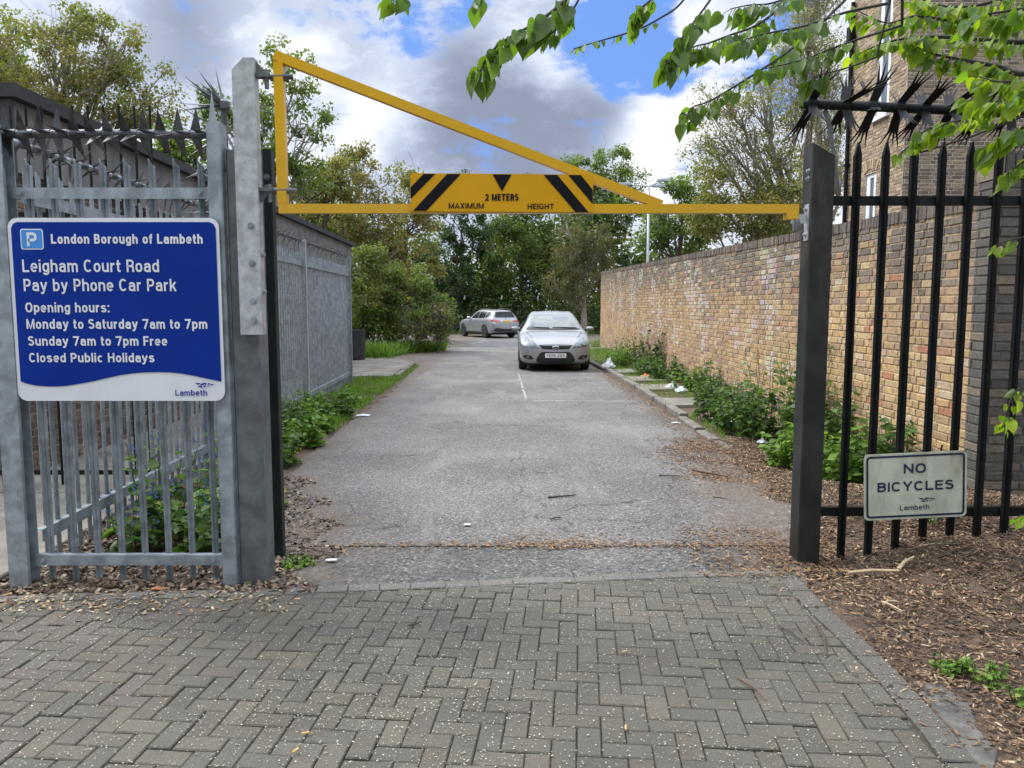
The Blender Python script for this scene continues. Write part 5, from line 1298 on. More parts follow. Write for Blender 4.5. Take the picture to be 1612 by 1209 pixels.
    for sx in (1, -1):
        m = MB(); m.lathe([(.001, -.06), (.06, -.055), (.09, -.01), (.08, .05), (.001, .06)], (0, 0, 0), 'y', 14); m.v = [(sx*1.02+vx*1.35, Y(1.78)+vy, 1.17+vz) for vx, vy, vz in m.v]; m.tube([(sx*.88, Y(1.8), 1.12), (sx*.98, Y(1.79), 1.15)], .03, 6)
        c.put(m, 'mirror', CM['chrome'], None, True)
        m = MB(); m.tube([(sx*.62, Y(2.4), 1.66), (sx*.63, Y(2.6), 1.70), (sx*.62, Y(3.6), 1.70), (sx*.60, Y(3.9), 1.655)], .016, 6); c.put(m, 'roof_rail', CM['trim'])
        m = MB(); m.lathe([(.05, -.05), (.045, .05), (.001, .05)], (sx*.58, -2.30, .43), 'y', 12); c.put(m, 'exhaust', CM['chrome'])
    D('windscreen', 'front', [((-.72, 1.20), (.72, 1.20)), ((-.66, 1.36), (.66, 1.36)), ((-.58, 1.54), (.58, 1.54))], CM['glass'], .006, 8)
    m = MB(); m.box(-.82, .82, -2.1, 2.1, .22, .30); c.put(m, 'underbody', CM['liner'])
make_suv()
# ================================================================== VEGETATION
def norm(a): return a/np.maximum(1e-9, np.linalg.norm(a, axis=-1, keepdims=True))
T_DIAMOND = (np.array([(0, 0, 0), (.38, .45, .06), (0, 1, 0), (-.38, .45, .06)]), [(0, 1, 2), (0, 2, 3)])
T_BROAD = (np.array([(0, 0, 0), (.34, .22, .07), (.40, .52, .06), (.18, .85, .01), (0, 1.05, -.05), (-.18, .85, .01), (-.40, .52, .06), (-.34, .22, .07), (0, .5, -.02)]), [(0, 1, 8), (1, 2, 8), (2, 3, 8), (3, 4, 8), (4, 5, 8), (5, 6, 8), (6, 7, 8), (7, 0, 8)])
T_BLADE = (np.array([(-.04, 0, 0), (.04, 0, 0), (.035, .5, .03), (0, 1.05, -.12), (-.035, .5, .03)]), [(0, 1, 2, 4), (4, 2, 3)])
# heart-shaped lime leaf, notched edge, folded a little along the midrib
def lime_template():
    half = [(0, 0), (.15, -.06), (.30, -.02), (.40, .12), (.44, .30), (.39, .50), (.30, .66), (.18, .83), (.07, .97), (0, 1.12)]
    zz = [0, .08, .16, .20, .19, .14, .07, .0, -.09, -.20]
    mid = [(0, 0, 0), (0, .12, -.01), (0, .30, -.02), (0, .50, -.03), (0, .70, -.04), (0, .88, -.06), (0, 1.10, -.10)]
    V = [(x, y, z) for (x, y), z in zip(half, zz)]; R = list(range(10)); Lf = [0]
    for i in range(1, 9): V.append((-half[i][0], half[i][1], zz[i])); Lf.append(len(V)-1)
    Lf.append(9); mi = []
    for m in mid[1:-1]: V.append(m); mi.append(len(V)-1)
    M = [0]+mi+[9]
    mp = {0: 0, 1: 0, 2: 1, 3: 1, 4: 2, 5: 3, 6: 4, 7: 5, 8: 5, 9: 6}; Fs = []
    for side, rev in ((R, False), (Lf, True)):
        for i in range(9):
            a, b = side[i], side[i+1]; c, d = M[mp[i+1]], M[mp[i]]
            f = [a, b, c, d]; f = [q for k, q in enumerate(f) if q not in f[:k]]
            if len(f) >= 3: Fs.append(tuple(f[::-1] if rev else f))
    return np.array(V), Fs
T_LIME = lime_template()
def leaves(name, pts, direc, nrm, size, tint, parent, m, tmpl=T_DIAMOND, kind=None, extra=None):
    """one mesh of many leaves: pts (N,3), direc = along the leaf, nrm = roughly its upper side"""
    V, Fs = tmpl; N = len(pts); k = len(V)
    d = norm(direc); x = norm(np.cross(d, nrm)); z = np.cross(x, d)
    s = np.broadcast_to(np.asarray(size, float).reshape(-1, 1, 1), (N, 1, 1))
    A = (V[None, :, 0:1]*x[:, None]+V[None, :, 1:2]*d[:, None]+V[None, :, 2:3]*z[:, None])*s+pts[:, None]
    A = A.reshape(-1, 3)
    o = np.array(ORG[parent.name]) if parent is not None else np.array([0., 0, 0])
    if parent is None: o = np.array([A[:, 0].mean(), A[:, 1].mean(), A[:, 2].min()])
    A = A-o
    me = bpy.data.meshes.new(name); nf = len(Fs)
    ln = np.array([len(f) for f in Fs]); flat = np.array([i for f in Fs for i in f])
    tl = ln.sum()
    me.vertices.add(N*k); me.vertices.foreach_set('co', A.astype(np.float32).ravel())
    me.loops.add(N*tl); me.loops.foreach_set('vertex_index', (flat[None, :]+(np.arange(N)*k)[:, None]).astype(np.int32).ravel())
    me.polygons.add(N*nf); st = np.concatenate([[0], np.cumsum(ln)[:-1]])
    me.polygons.foreach_set('loop_start', (st[None]+(np.arange(N)*tl)[:, None]).astype(np.int32).ravel())
    me.materials.append(m)
    c = np.ones((N, nf, 4), np.float32); c[:, :, :3] = np.asarray(tint)[:, None, :]
    a = me.attributes.new('tint', 'FLOAT_COLOR', 'FACE'); a.data.foreach_set('color', c.ravel())
    me.update(calc_edges=True); me.validate()
    if len(V) > 5: me.polygons.foreach_set('use_smooth', [True]*len(me.polygons))
    ob = bpy.data.objects.new(name, me); COL.objects.link(ob)
    if parent is not None: ob.parent = parent; ORG[ob.name] = tuple(o)
    else: ob.location = o; ORG[ob.name] = tuple(o)
    if kind: ob['kind'] = kind
    return ob
def pal_np(rg, pal, n, spread=.22):
    P_ = np.array(pal); i = rg.integers(0, len(P_), n)
    return P_[i]*(1+rg.uniform(-spread, spread, (n, 1)))
def sph(rg, n):
    return norm(rg.normal(size=(n, 3)))
def curve_pts(a, b, sag, n, rg, wob=.06):
    a, b = np.array(a), np.array(b); L = np.linalg.norm(b-a); t = np.linspace(0, 1, n)[:, None]
    p = a+(b-a)*t; p[:, 2] += (sag*L*np.sin(t*pi))[:, 0]
    w = rg.normal(size=(n, 3))*wob*L; w[0] = w[-1] = 0
    return p+w*np.sin(t*pi)
GREENS = dict(
    olive=[(.20, .205, .06), (.24, .215, .07), (.17, .195, .055), (.27, .225, .085), (.15, .19, .05)],
    bronze=[(.25, .20, .08), (.22, .19, .065), (.18, .195, .06), (.28, .23, .10), (.15, .19, .05)],
    bright=[(.13, .20, .040), (.16, .23, .045), (.10, .17, .035), (.19, .24, .06)],
    mid=[(.115, .18, .045), (.14, .205, .05), (.09, .15, .038), (.18, .225, .065)],
    dark=[(.045, .078, .033), (.06, .10, .038), (.036, .062, .028), (.075, .115, .043)],
    ivy=[(.042, .085, .026), (.058, .115, .032), (.078, .14, .04), (.034, .066, .024)],
    conifer=[(.11, .115, .048), (.14, .13, .06), (.09, .10, .042), (.17, .145, .07)],
    pale=[(.26, .26, .13), (.32, .30, .18), (.22, .24, .10), (.38, .35, .24)],
    wild=[(.17, .255, .055), (.13, .205, .045), (.19, .23, .06), (.20, .20, .07), (.08, .125, .03), (.16, .17, .055)],
    lime=[(.20, .29, .025), (.16, .26, .024), (.25, .33, .03), (.11, .20, .024)],
    lime_shade=[(.10, .18, .028), (.12, .21, .03), (.085, .155, .026), (.14, .23, .034)],  # darker lime leaves: shade of the top branches put into their tint
    nettle=[(.075, .145, .038), (.10, .175, .045), (.06, .115, .03), (.125, .20, .052)],
    fresh=[(.12, .23, .034), (.15, .27, .04), (.10, .20, .03), (.19, .29, .055)],
)
def tree(name, label, Y, base, blobs, n, size, pal, ncl=70, tr=.22, seed=1, bark='bark', clr=.42, droop=.0, group=None, tmpl=T_DIAMOND, limbs=7, sag=-.04, depth=.9, cat='tree', twig=.02, base_z=None, extra=None, twigs=0):
    """blobs: crown outline as (px, py, rx, ry) on the photo, all standing at distance Y"""
    rg = np.random.default_rng(seed); k = Y/F
    z0 = gz(0, Y) if base_z is None else base_z
    bx = P(base, 500, Y).x; t = thing(name, label, cat, (bx, Y, z0), group)
    C = []; w = np.array([b[2]*b[3] for b in blobs], float); w /= w.sum()
    for _ in range(ncl):
        b = blobs[rg.choice(len(blobs), p=w)]; p = P(b[0], b[1], Y); d = sph(rg, 1)[0]*rg.uniform(.25, 1)**.5
        dz = .5*(b[2]+b[3])*depth
        C.append((p.x+d[0]*b[2]*k, Y+d[1]*dz*k, max(z0+.15, p.z+d[2]*b[3]*k)))
    C = np.array(C); top = C[:, 2].max(); zlo = C[:, 2].min()
    cen = C.mean(0)
    # trunk up to two thirds of the crown
    th = z0+(top-z0)*.62; tp = [(bx, Y, z0-.2), (lerp(bx, cen[0], .15), Y, lerp(z0, th, .33)), (lerp(bx, cen[0], .5), Y+.05*k*50, lerp(z0, th, .68)), (lerp(bx, cen[0], .8), Y, th)]
    mb = MB(); trk = dense(tp, 4); r = np.linspace(tr, tr*.35, len(trk)); mb.tube(trk, list(r), 10)
    # limbs to groups of clusters, twigs to each cluster
    g = C[rg.choice(len(C), min(limbs, len(C)), replace=False)]
    for _ in range(5):
        a = np.argmin(((C[:, None]-g[None])**2).sum(-1), 1)
        g = np.array([C[a == i].mean(0) if (a == i).any() else g[i] for i in range(len(g))])
    for i in range(len(g)):
        f = np.clip((g[i][2]-z0)/(th-z0)*.62-.05, .12, .97); st = trk[int(f*(len(trk)-1))]
        q = curve_pts(st, g[i], sag, 6, rg, .05); mb.tube(q, list(np.linspace(tr*.45, tr*.20, 6)), 7)
        for c in C[a == i]:
            s0 = q[rg.integers(2, 6)]; qq = curve_pts(s0, c, sag, 5, rg, .07); mb.tube(qq, list(np.linspace(max(twig*1.6, tr*.13), twig, 5)), 5)
            for _ in range(twigs):
                s1 = qq[rg.integers(1, 5)]; e = c+rg.normal(size=3)*clr*.9; e[2] = max(e[2], z0+.1); mb.tube(curve_pts(s1, e, .0, 4, rg, .08), list(np.linspace(twig*.8, twig*.35, 4)), 4)
    build(mb, 'trunk', MM[bark], t, smooth=True)
    per = n//ncl; ci = np.repeat(np.arange(ncl), per); rad = rg.uniform(.55, 1.35, ncl)[ci]*clr
    d = sph(rg, len(ci)); rr = rg.uniform(0, 1, len(ci))**.55
    d[:, 2] *= .78; pts = C[ci]+d*(rad*rr)[:, None]; pts[:, 2] -= droop*rg.uniform(0, 1, len(ci))**2*rad*2
    pts[:, 2] = np.maximum(pts[:, 2], z0+.03)
    out = norm(pts-C[ci]); dr = norm(out*.6+rg.normal(size=out.shape)*.7+np.array([0, 0, -.35-droop*2]))
    nr = norm(rg.normal(size=out.shape)*.75+np.array([0, 0, 1.0])+out*.4)
    cc = pal_np(rg, GREENS[pal], ncl, .18)[ci]; tint = .5*cc+.5*pal_np(rg, GREENS[pal], len(ci), .3)
    leaves('crown', pts, dr, nr, size*rg.uniform(.6, 1.35, len(ci)), tint, t, MM['leaf'], tmpl)
    return t
tree('broadleaf_tree', 'wide bronze leaved tree with a spreading crown behind the low brick building', 34, 100, [(55, 105, 95, 85), (140, 85, 90, 66), (205, 140, 66, 56), (20, 185, 80, 55), (130, 190, 110, 50), (-80, 130, 100, 100), (245, 185, 38, 40), (100, 40, 60, 30)], 30000, .135, 'olive', 210, .30, 3, clr=.62, limbs=12, sag=.05, twig=.016, twigs=3, bark='bark_pale')
tree('broadleaf_tree', 'bright green tree at the left edge of the photo behind the bronze tree', 40, -20, [(15, 70, 38, 40), (-15, 130, 40, 70)], 5000, .16, 'bright', 40, .25, 4, clr=.7)
tree('slender_tree', 'slim upright young tree with sparse fresh leaves rising behind the hinge post', 28, 436, [(345, 170, 24, 45), (430, 130, 18, 60), (470, 120, 28, 50), (500, 195, 35, 30), (440, 230, 40, 60), (470, 270, 50, 40), (400, 160, 24, 60), (435, 80, 16, 30)], 6500, .125, 'bright', 84, .13, 5, clr=.36, limbs=8, sag=.02, twig=.012, twigs=3, bark='bark_pale')
tree('slender_tree', 'low bright green tree seen through the spikes of the galvanised panel', 24, 290, [(290, 235, 40, 30), (320, 265, 45, 40), (260, 250, 30, 30)], 3500, .13, 'bright', 30, .12, 6, clr=.42)
tree('bushy_tree', 'bronze tinted bushy tree above the far end of the palisade', 38, 480, [(480, 300, 45, 45), (510, 350, 55, 55), (530, 285, 40, 35)], 8000, .15, 'olive', 55, .16, 7, clr=.6, group=None, twigs=2)
tree('bushy_tree', 'yellowish bushy tree with thin bare stems left of the height board', 40, 575, [(560, 265, 32, 30), (585, 295, 45, 45), (550, 355, 50, 50), (610, 365, 40, 60)], 8000, .15, 'bronze', 60, .14, 8, clr=.55, twigs=3, bark='bark_pale')
tree('bushy_tree', 'olive bushy tree whose top shows just left of the striped board', 42, 640, [(635, 285, 28, 32), (650, 320, 42, 50), (650, 390, 52, 60), (610, 430, 50, 45)], 8500, .15, 'olive', 60, .15, 9, clr=.58, twigs=3)
tree('ivy_clad_tree', 'dark ivy covered tree in the middle of the background below the board', 54.5, 728, [(730, 360, 42, 45), (700, 420, 40, 55), (765, 385, 40, 50), (735, 300, 30, 30), (735, 440, 40, 50)], 15000, .15, 'ivy', 80, .2, 10, clr=.6)
tree('evergreen_shrub', 'grey green rounded evergreen in front of the ivy covered tree', 53.2, 718, [(715, 455, 36, 45), (722, 425, 24, 28)], 7000, .11, 'dark', 40, .08, 11, clr=.42, cat='shrub')
tree('broadleaf_tree', 'mid green tree filling the gap beneath the height board', 55, 820, [(800, 400, 48, 60), (838, 370, 42, 55), (820, 300, 40, 40), (790, 450, 40, 40), (850, 440, 45, 45)], 14000, .16, 'mid', 80, .22, 12, clr=.7)
tree('broadleaf_tree', 'tall light green tree showing above the right end of the height board', 58, 945, [(935, 268, 36, 30), (968, 262, 34, 32), (905, 290, 40, 40), (985, 300, 32, 40), (950, 320, 60, 50)], 10000, .17, 'bright', 75, .24, 13, clr=.66, twigs=2)
tree('conifer_tree', 'brownish drooping conifer with a leaning trunk at the end of the brick wall', 49.5, 920, [(905, 375, 34, 42), (925, 420, 40, 45), (882, 430, 30, 40), (945, 390, 28, 40), (915, 450, 40, 28)], 15000, .105, 'conifer', 95, .24, 14, clr=.5, droop=.9, bark='bark_pale')
tree('broadleaf_tree', 'dense dark green tree behind the lamp column', 47, 1070, [(1060, 325, 36, 42), (1085, 300, 30, 36), (1075, 375, 50, 30), (1105, 350, 34, 40), (1030, 370, 30, 40)], 12000, .15, 'mid', 65, .22, 15, clr=.6)
tree('broadleaf_tree', 'spreading olive tree with visible limbs over the middle of the brick wall', 32, 1310, [(1112, 242, 36, 34), (1190, 255, 65, 45), (1150, 185, 55, 50), (1210, 160, 55, 45), (1125, 150, 36, 36), (1240, 210, 50, 50)], 5600, .105, 'olive', 150, .20, 16, clr=.5, limbs=12, sag=.05, twigs=4, twig=.012, bark='bark_pale')
tree('twiggy_tree', 'pale thin leaved tree with fine bare twigs beside the tall brick house', 24, 1300, [(1275, 70, 55, 65), (1305, 170, 40, 70), (1250, 150, 36, 45), (1290, 270, 45, 50), (1300, -40, 60, 60)], 12000, .07, 'pale', 150, .14, 17, clr=.42, limbs=9, sag=.05, twigs=7, twig=.008, bark='bark_pale')
tree('wild_bush', 'big bright green wild bush bulging over the car park corner', 28, 610, [(590, 470, 46, 50), (632, 478, 50, 44), (672, 490, 34, 40), (566, 425, 30, 42), (628, 425, 26, 26), (600, 515, 54, 28), (690, 498, 24, 32), (560, 480, 30, 40), (655, 445, 24, 24), (595, 410, 22, 26)], 19000, .10, 'wild', 150, .08, 18, clr=.34, cat='bush', limbs=10, twigs=2, twig=.008, base_z=0.0)
tree('dark_bush', 'low brown stemmed scrub at the right foot of the wild bush', 27.2, 690, [(692, 500, 18, 26), (672, 518, 26, 18), (700, 525, 12, 14)], 1300, .075, 'olive', 60, .03, 19, clr=.28, cat='bush', twigs=9, twig=.008, base_z=0.0, bark='bark')
tree('bushy_tree', 'yellow green bushy tree just above the coping of the brick wall', 31, 1190, [(1150, 335, 62, 40), (1215, 330, 60, 45), (1115, 340, 40, 36), (1260, 310, 50, 55), (1120, 280, 34, 34)], 11000, .12, 'olive', 90, .14, 26, clr=.5, limbs=9, twigs=2, bark='bark_pale', twig=.012)
# the wood beyond: reads as one mass
def woodland():
    rg = np.random.default_rng(40); n = 80000; ncl = 620
    C = np.stack([rg.uniform(-34, 22, ncl), rg.uniform(55, 66, ncl), rg.uniform(0, 1, ncl)], 1)
    hmax = 7.0+1.8*np.sin(C[:, 0]*.35)+1.3*np.sin(C[:, 0]*.9+2)
    C[:, 2] = -.2+C[:, 2]**.8*hmax
    ci = rg.integers(0, ncl, n); d = sph(rg, n)*rg.uniform(0, 1, (n, 1))**.5*1.5; p = C[ci]+d; p[:, 2] = np.maximum(p[:, 2], -.2)
    cl = np.array([rg.choice(3, p=[.45, .35, .2]) for _ in range(ncl)])[ci]
    tn = np.where((cl == 0)[:, None], pal_np(rg, GREENS['dark'], n), np.where((cl == 1)[:, None], pal_np(rg, GREENS['mid'], n), pal_np(rg, GREENS['olive'], n)))
    o = leaves('woodland', p, norm(rg.normal(size=(n, 3))+np.array([0, 0, -.4])), norm(rg.normal(size=(n, 3))*.7+np.array([0, -.3, 1])), rg.uniform(.20, .46, n), tn, None, MM['leaf'], T_DIAMOND, 'stuff')
    tag(o, 'dark mixed woodland closing the view behind the car park', 'woodland')
    n = 16000; p = np.stack([rg.uniform(-20, 12, n), rg.uniform(52.3, 55, n), -.25+rg.uniform(0, 1, n)**1.3*(2.2+.8*np.sin(rg.uniform(0, 6, n)))], 1)
    o = leaves('undergrowth', p, norm(rg.normal(size=(n, 3))+np.array([0, 0, .4])), norm(rg.normal(size=(n, 3))*.7+np.array([0, -.3, 1])), rg.uniform(.10, .22, n), np.where(rg.random((n, 1)) < .6, pal_np(rg, GREENS['ivy'], n), pal_np(rg, GREENS['mid'], n)), None, MM['leaf'], T_DIAMOND, 'stuff')
    tag(o, 'dark ivy and bramble behind the wire mesh fence', 'undergrowth')
woodland()
# ---- grass
def grass(name, label, quads, dens, h, pal='fresh', seed=1):
    rg = np.random.default_rng(seed); pts = []
    for (x0, y0), (x1, y1), (x2, y2), (x3, y3) in quads:
        A = abs((x1-x0)*(y3-y0))+.05; m = max(4, int(A*dens)); u, v = rg.random(m), rg.random(m)
        x = (x0*(1-u)+x1*u)*(1-v)+(x3*(1-u)+x2*u)*v; y = (y0*(1-u)+y1*u)*(1-v)+(y3*(1-u)+y2*u)*v
        # clumps
        keep = np.array([mnoise.noise(Vector((a*2.3, b*2.3, seed))) > -.25 for a, b in zip(x, y)]); x, y = x[keep], y[keep]
        pts.append(np.stack([x, y, [gz(a, b)-.01 for a, b in zip(x, y)]], 1))
    p = np.concatenate(pts); n = len(p); d = norm(rg.normal(size=(n, 3))*.45+np.array([0, 0, 1.0]))
    o = leaves(name, p, d, rg.normal(size=(n, 3)), h*rg.uniform(.4, 1.3, n), pal_np(rg, GREENS[pal], n, .3), None, MM['leaf'], T_BLADE, 'stuff'); tag(o, label, 'grass')
grass('grass', 'short grass strip between the palisade end and the lane', [((-3.5, 12.6), (-2.38, 12.6), (-2.50, 17.5), (-3.4, 17.5)), ((-2.60, 17.0), (-2.44, 17.0), (-2.50, 21.2), (-2.62, 21.2)), ((-3.35, 10.0), (-2.34, 10.0), (-2.38, 12.6), (-3.4, 12.6))], 700, .13, seed=2)
grass('grass', 'long bright grass in front of the wild bush', [((-7.5, 24.2), (-3.9, 24.2), (-3.5, 27.5), (-7.5, 27.5)), ((-3.9, 26.4), (-2.4, 28.4), (-2.5, 29.0), (-4.2, 28.5))], 520, .42, seed=3)
grass('grass', 'thin grass and moss along the verge slabs by the brick wall', [((2.55, 13.5), (3.3, 13.5), (3.3, 21), (2.5, 21)), ((2.62, 9.3), (2.95, 9.3), (2.75, 11.5), (2.58, 11.5)), ((2.3, 21), (3.7, 21), (3.7, 30), (2.4, 30))], 380, .10, seed=4)
grass('grass', 'rough grass edging the far car park', [((-14, 51.2), (14, 51.2), (14, 52.2), (-14, 52.2)), ((3.3, 34), (4.6, 34), (9, 50), (7, 50))], 90, .4, 'mid', seed=5)
# ---- weeds: leafy stems, copied
def weed(name, label, cat, x, y, h, rad, nst, pal, seed, leafs=.07, per=12, flower=None, group=None, tmpl=T_BROAD, lean=.35):
    rg = np.random.default_rng(seed); z = gz(x, y); t = thing(name, label, cat, (x, y, z), group)
    mb = MB(); pts = []; dirs = []; sizes = []; tops = []
    for i in range(nst):
        a = rg.uniform(0, 2*pi); r = rad*rg.uniform(0, 1)**.6; b = np.array([x+r*cos(a)*.75, y+r*sin(a)*.75, z-.02]); hh = h*rg.uniform(.5, 1.1)*(1-.35*(r/rad))
        e = b+np.array([cos(a)*lean*hh*rg.uniform(0, 1), sin(a)*lean*hh*rg.uniform(0, 1), hh]); q = curve_pts(b, e, .0, 5, rg, .04)
        mb.tube(q, list(np.linspace(.0045, .002, 5)), 4, col=(.9, 1, .6)); tops.append(e)
        for k in range(per):
            f = rg.uniform(.12, 1); j = min(3, int(f*4)); p = q[j]+(q[j+1]-q[j])*(f*4-j); an = rg.uniform(0, 2*pi)
            pts.append(p); dirs.append((cos(an), sin(an), rg.uniform(-.55, .35))); sizes.append(leafs*rg.uniform(.55, 1.25)*(1.15-.45*f))
    stem = mat_stem(); build(mb, 'stem', stem, t)
    pts, dirs = np.array(pts), np.array(dirs); n = len(pts)
    nr = norm(rg.normal(size=(n, 3))*.45+np.array([0, 0, 1.0])); leaves('foliage', pts, dirs, nr, np.array(sizes), pal_np(rg, GREENS[pal], n, .3), t, MM['leaf'], tmpl)
    if flower is not None:
        fp = []; 
        for e in tops:
            for _ in range(rg.integers(2, 7)): fp.append(e+rg.normal(size=3)*.035)
        fp = np.array(fp); fp = np.repeat(fp, 5, 0); an = np.tile(np.arange(5)*1.2566, len(fp)//5); dd = np.stack([np.cos(an), .0*an-.35, np.sin(an)], 1)+rg.normal(size=(len(fp), 3))*.1
        leaves('flower', fp, dd, np.tile((0, -1., .3), (len(fp), 1)), np.full(len(fp), .011), np.tile(flower, (len(fp), 1))*rg.uniform(.8, 1.2, (len(fp), 1)), t, MM['leaf'])
    return t
_st = []
def mat_stem():
    if not _st: _st.append(mat('plant_stem', (.07, .085, .03), .7, var=.3))
    return _st[0]
BLUE = np.array((.10, .16, .52)); YEL = np.array((.75, .55, .02))
# green alkanet behind the front panel
for i, (x, y, h, r, fl) in enumerate(((-2.52, 5.15, .52, .22, BLUE), (-2.28, 5.35, .60, .24, BLUE), (-2.02, 5.1, .40, .2, None), (-2.1, 5.7, .62, .2, BLUE), (-2.62, 5.7, .78, .2, BLUE), (-2.3, 6.6, .85, .2, BLUE), (-2.35, 6.1, .5, .25, None), (-1.88, 5.3, .5, .14, BLUE))):
    lb = ['blue flowered weed nearest the left post behind the front panel', 'tall leafy blue flowered weed in the middle behind the front panel', 'low broad leaved weed close behind the front panel', 'blue flowered weed behind the right half of the front panel', 'tallest blue flowered weed, against the long palisade', 'tall straggly blue flowered weed behind the hinge post', 'low leafy clump further back in the planting bed', 'small blue flowered weed beside the panel end post'][i]
    weed('flowering_weed' if fl is not None else 'leafy_weed', lb, 'weed', x, y, h, r, 16, 'fresh' if i % 2 else 'nettle', 50+i, .10, 9, fl, 'weeds in the bed behind the front panel')
weed('leafy_weed', 'weed with one yellow flower in the planting bed', 'weed', -1.98, 6.3, .4, .12, 6, 'fresh', 66, .06, 8, YEL, 'weeds in the bed behind the front panel')
# nettles along the foot of the far palisade
LV = ['front', 'second', 'third', 'fourth', 'fifth', 'sixth', 'seventh', 'eighth', 'last']
for i, (x, y, h, r) in enumerate(((-2.55, 8.0, .58, .34), (-2.85, 8.5, .72, .36), (-2.5, 9.0, .50, .34), (-2.9, 9.6, .66, .38), (-2.58, 10.1, .50, .32), (-2.95, 10.7, .58, .36), (-2.62, 11.4, .42, .32), (-3.05, 12.0, .50, .34), (-2.78, 12.9, .36, .32))):
    weed('nettle_clump', '%s clump of nettles from the gate along the foot of the palisade' % LV[i], 'weed', x+.04, y, h*.92, r*.9, 38, 'fresh' if i % 3 else 'nettle', 80+i, .085, 11, None, 'nettles along the palisade')
weed('dandelion', 'yellow flowered dandelion at the foot of the nettles by the lane', 'weed', -2.28, 8.1, .22, .12, 3, 'fresh', 95, .07, 8, YEL)
# nettles and weeds along the brick wall
wl = (('large dark nettle bank against the wall just beyond the right post', 3.20, 9.6, .98, .42, 46, 'nettle'), ('tall leggy nettle against the wall behind the large bank', 3.55, 9.1, 1.15, .30, 26, 'nettle'), ('broad nettle clump at the far end of the wall bank', 3.05, 11.2, .66, .40, 36, 'nettle'), ('nettle clump on the left flank of the large bank', 2.98, 10.2, .62, .34, 34, 'nettle'), ('thick nettle clump at the middle of the wall bank', 3.35, 8.6, .85, .4, 40, 'nettle'),
      ('bright leafy weed low beside the right gate post', 2.95, 8.0, .42, .34, 34, 'fresh'), ('bright leafy weed behind the first black pales', 3.20, 7.2, .52, .34, 36, 'fresh'), ('leafy weed between the third and fourth black pales', 3.45, 7.0, .66, .26, 26, 'nettle'),
      ('low bushy weed beside the white litter on the verge', 3.42, 13.2, .42, .34, 30, 'nettle'), ('weed clump on the verge slabs left of the litter', 3.5, 15.3, .50, .34, 28, 'fresh'), ('spindly weed against the wall past the verge slabs', 3.6, 14.2, .66, .24, 20, 'nettle'),
      ('weed clump beside the orange scrap on the verge', 3.45, 17.2, .6, .4, 32, 'nettle'), ('tall dark weed against the wall right of the hatchback', 3.5, 19.6, 1.15, .4, 44, 'dark'), ('leafy clump in front of the tall dark weed', 3.3, 18.6, .62, .38, 32, 'nettle'), ('pale green clump beside the hatchback front wheel', 2.9, 21.2, .62, .42, 32, 'fresh'), ('weed clump at the foot of the wall behind the hatchback', 3.35, 22.4, .8, .45, 34, 'nettle'))
for i, (lb, x, y, h, r, n, pl) in enumerate(wl): weed('leafy_weed' if 'nettle' not in lb else 'nettle_clump', lb, 'weed', x, y, h*1.18, r*1.15, int(n*1.35), pl, 110+i, .095 if y < 12 else .09, 13, None, 'weeds along the brick wall')
for i, (lb, x, y, h, r, n) in enumerate((('small green sprig at the corner of the paving by the hinge post', G(472, 888).x, G(472, 888).y, .09, .13, 22), ('small green weed on the mulch at the lower right', G(1545, 1065).x, G(1545, 1065).y, .12, .12, 16), ('small seedling nearest the camera on the right mulch', G(1590, 1085).x, G(1590, 1110).y, .14, .10, 14), ('seedling on the mulch right of the paving edge', G(1500, 1055).x, G(1500, 1055).y, .10, .08, 12), ('small weed under the NO BICYCLES sign', P(1470, 830, 5.25).x, 5.25, .26, .16, 18))):
    weed('seedling', lb, 'weed', x, y, h, r, n, 'fresh', 140+i, .035, 7)
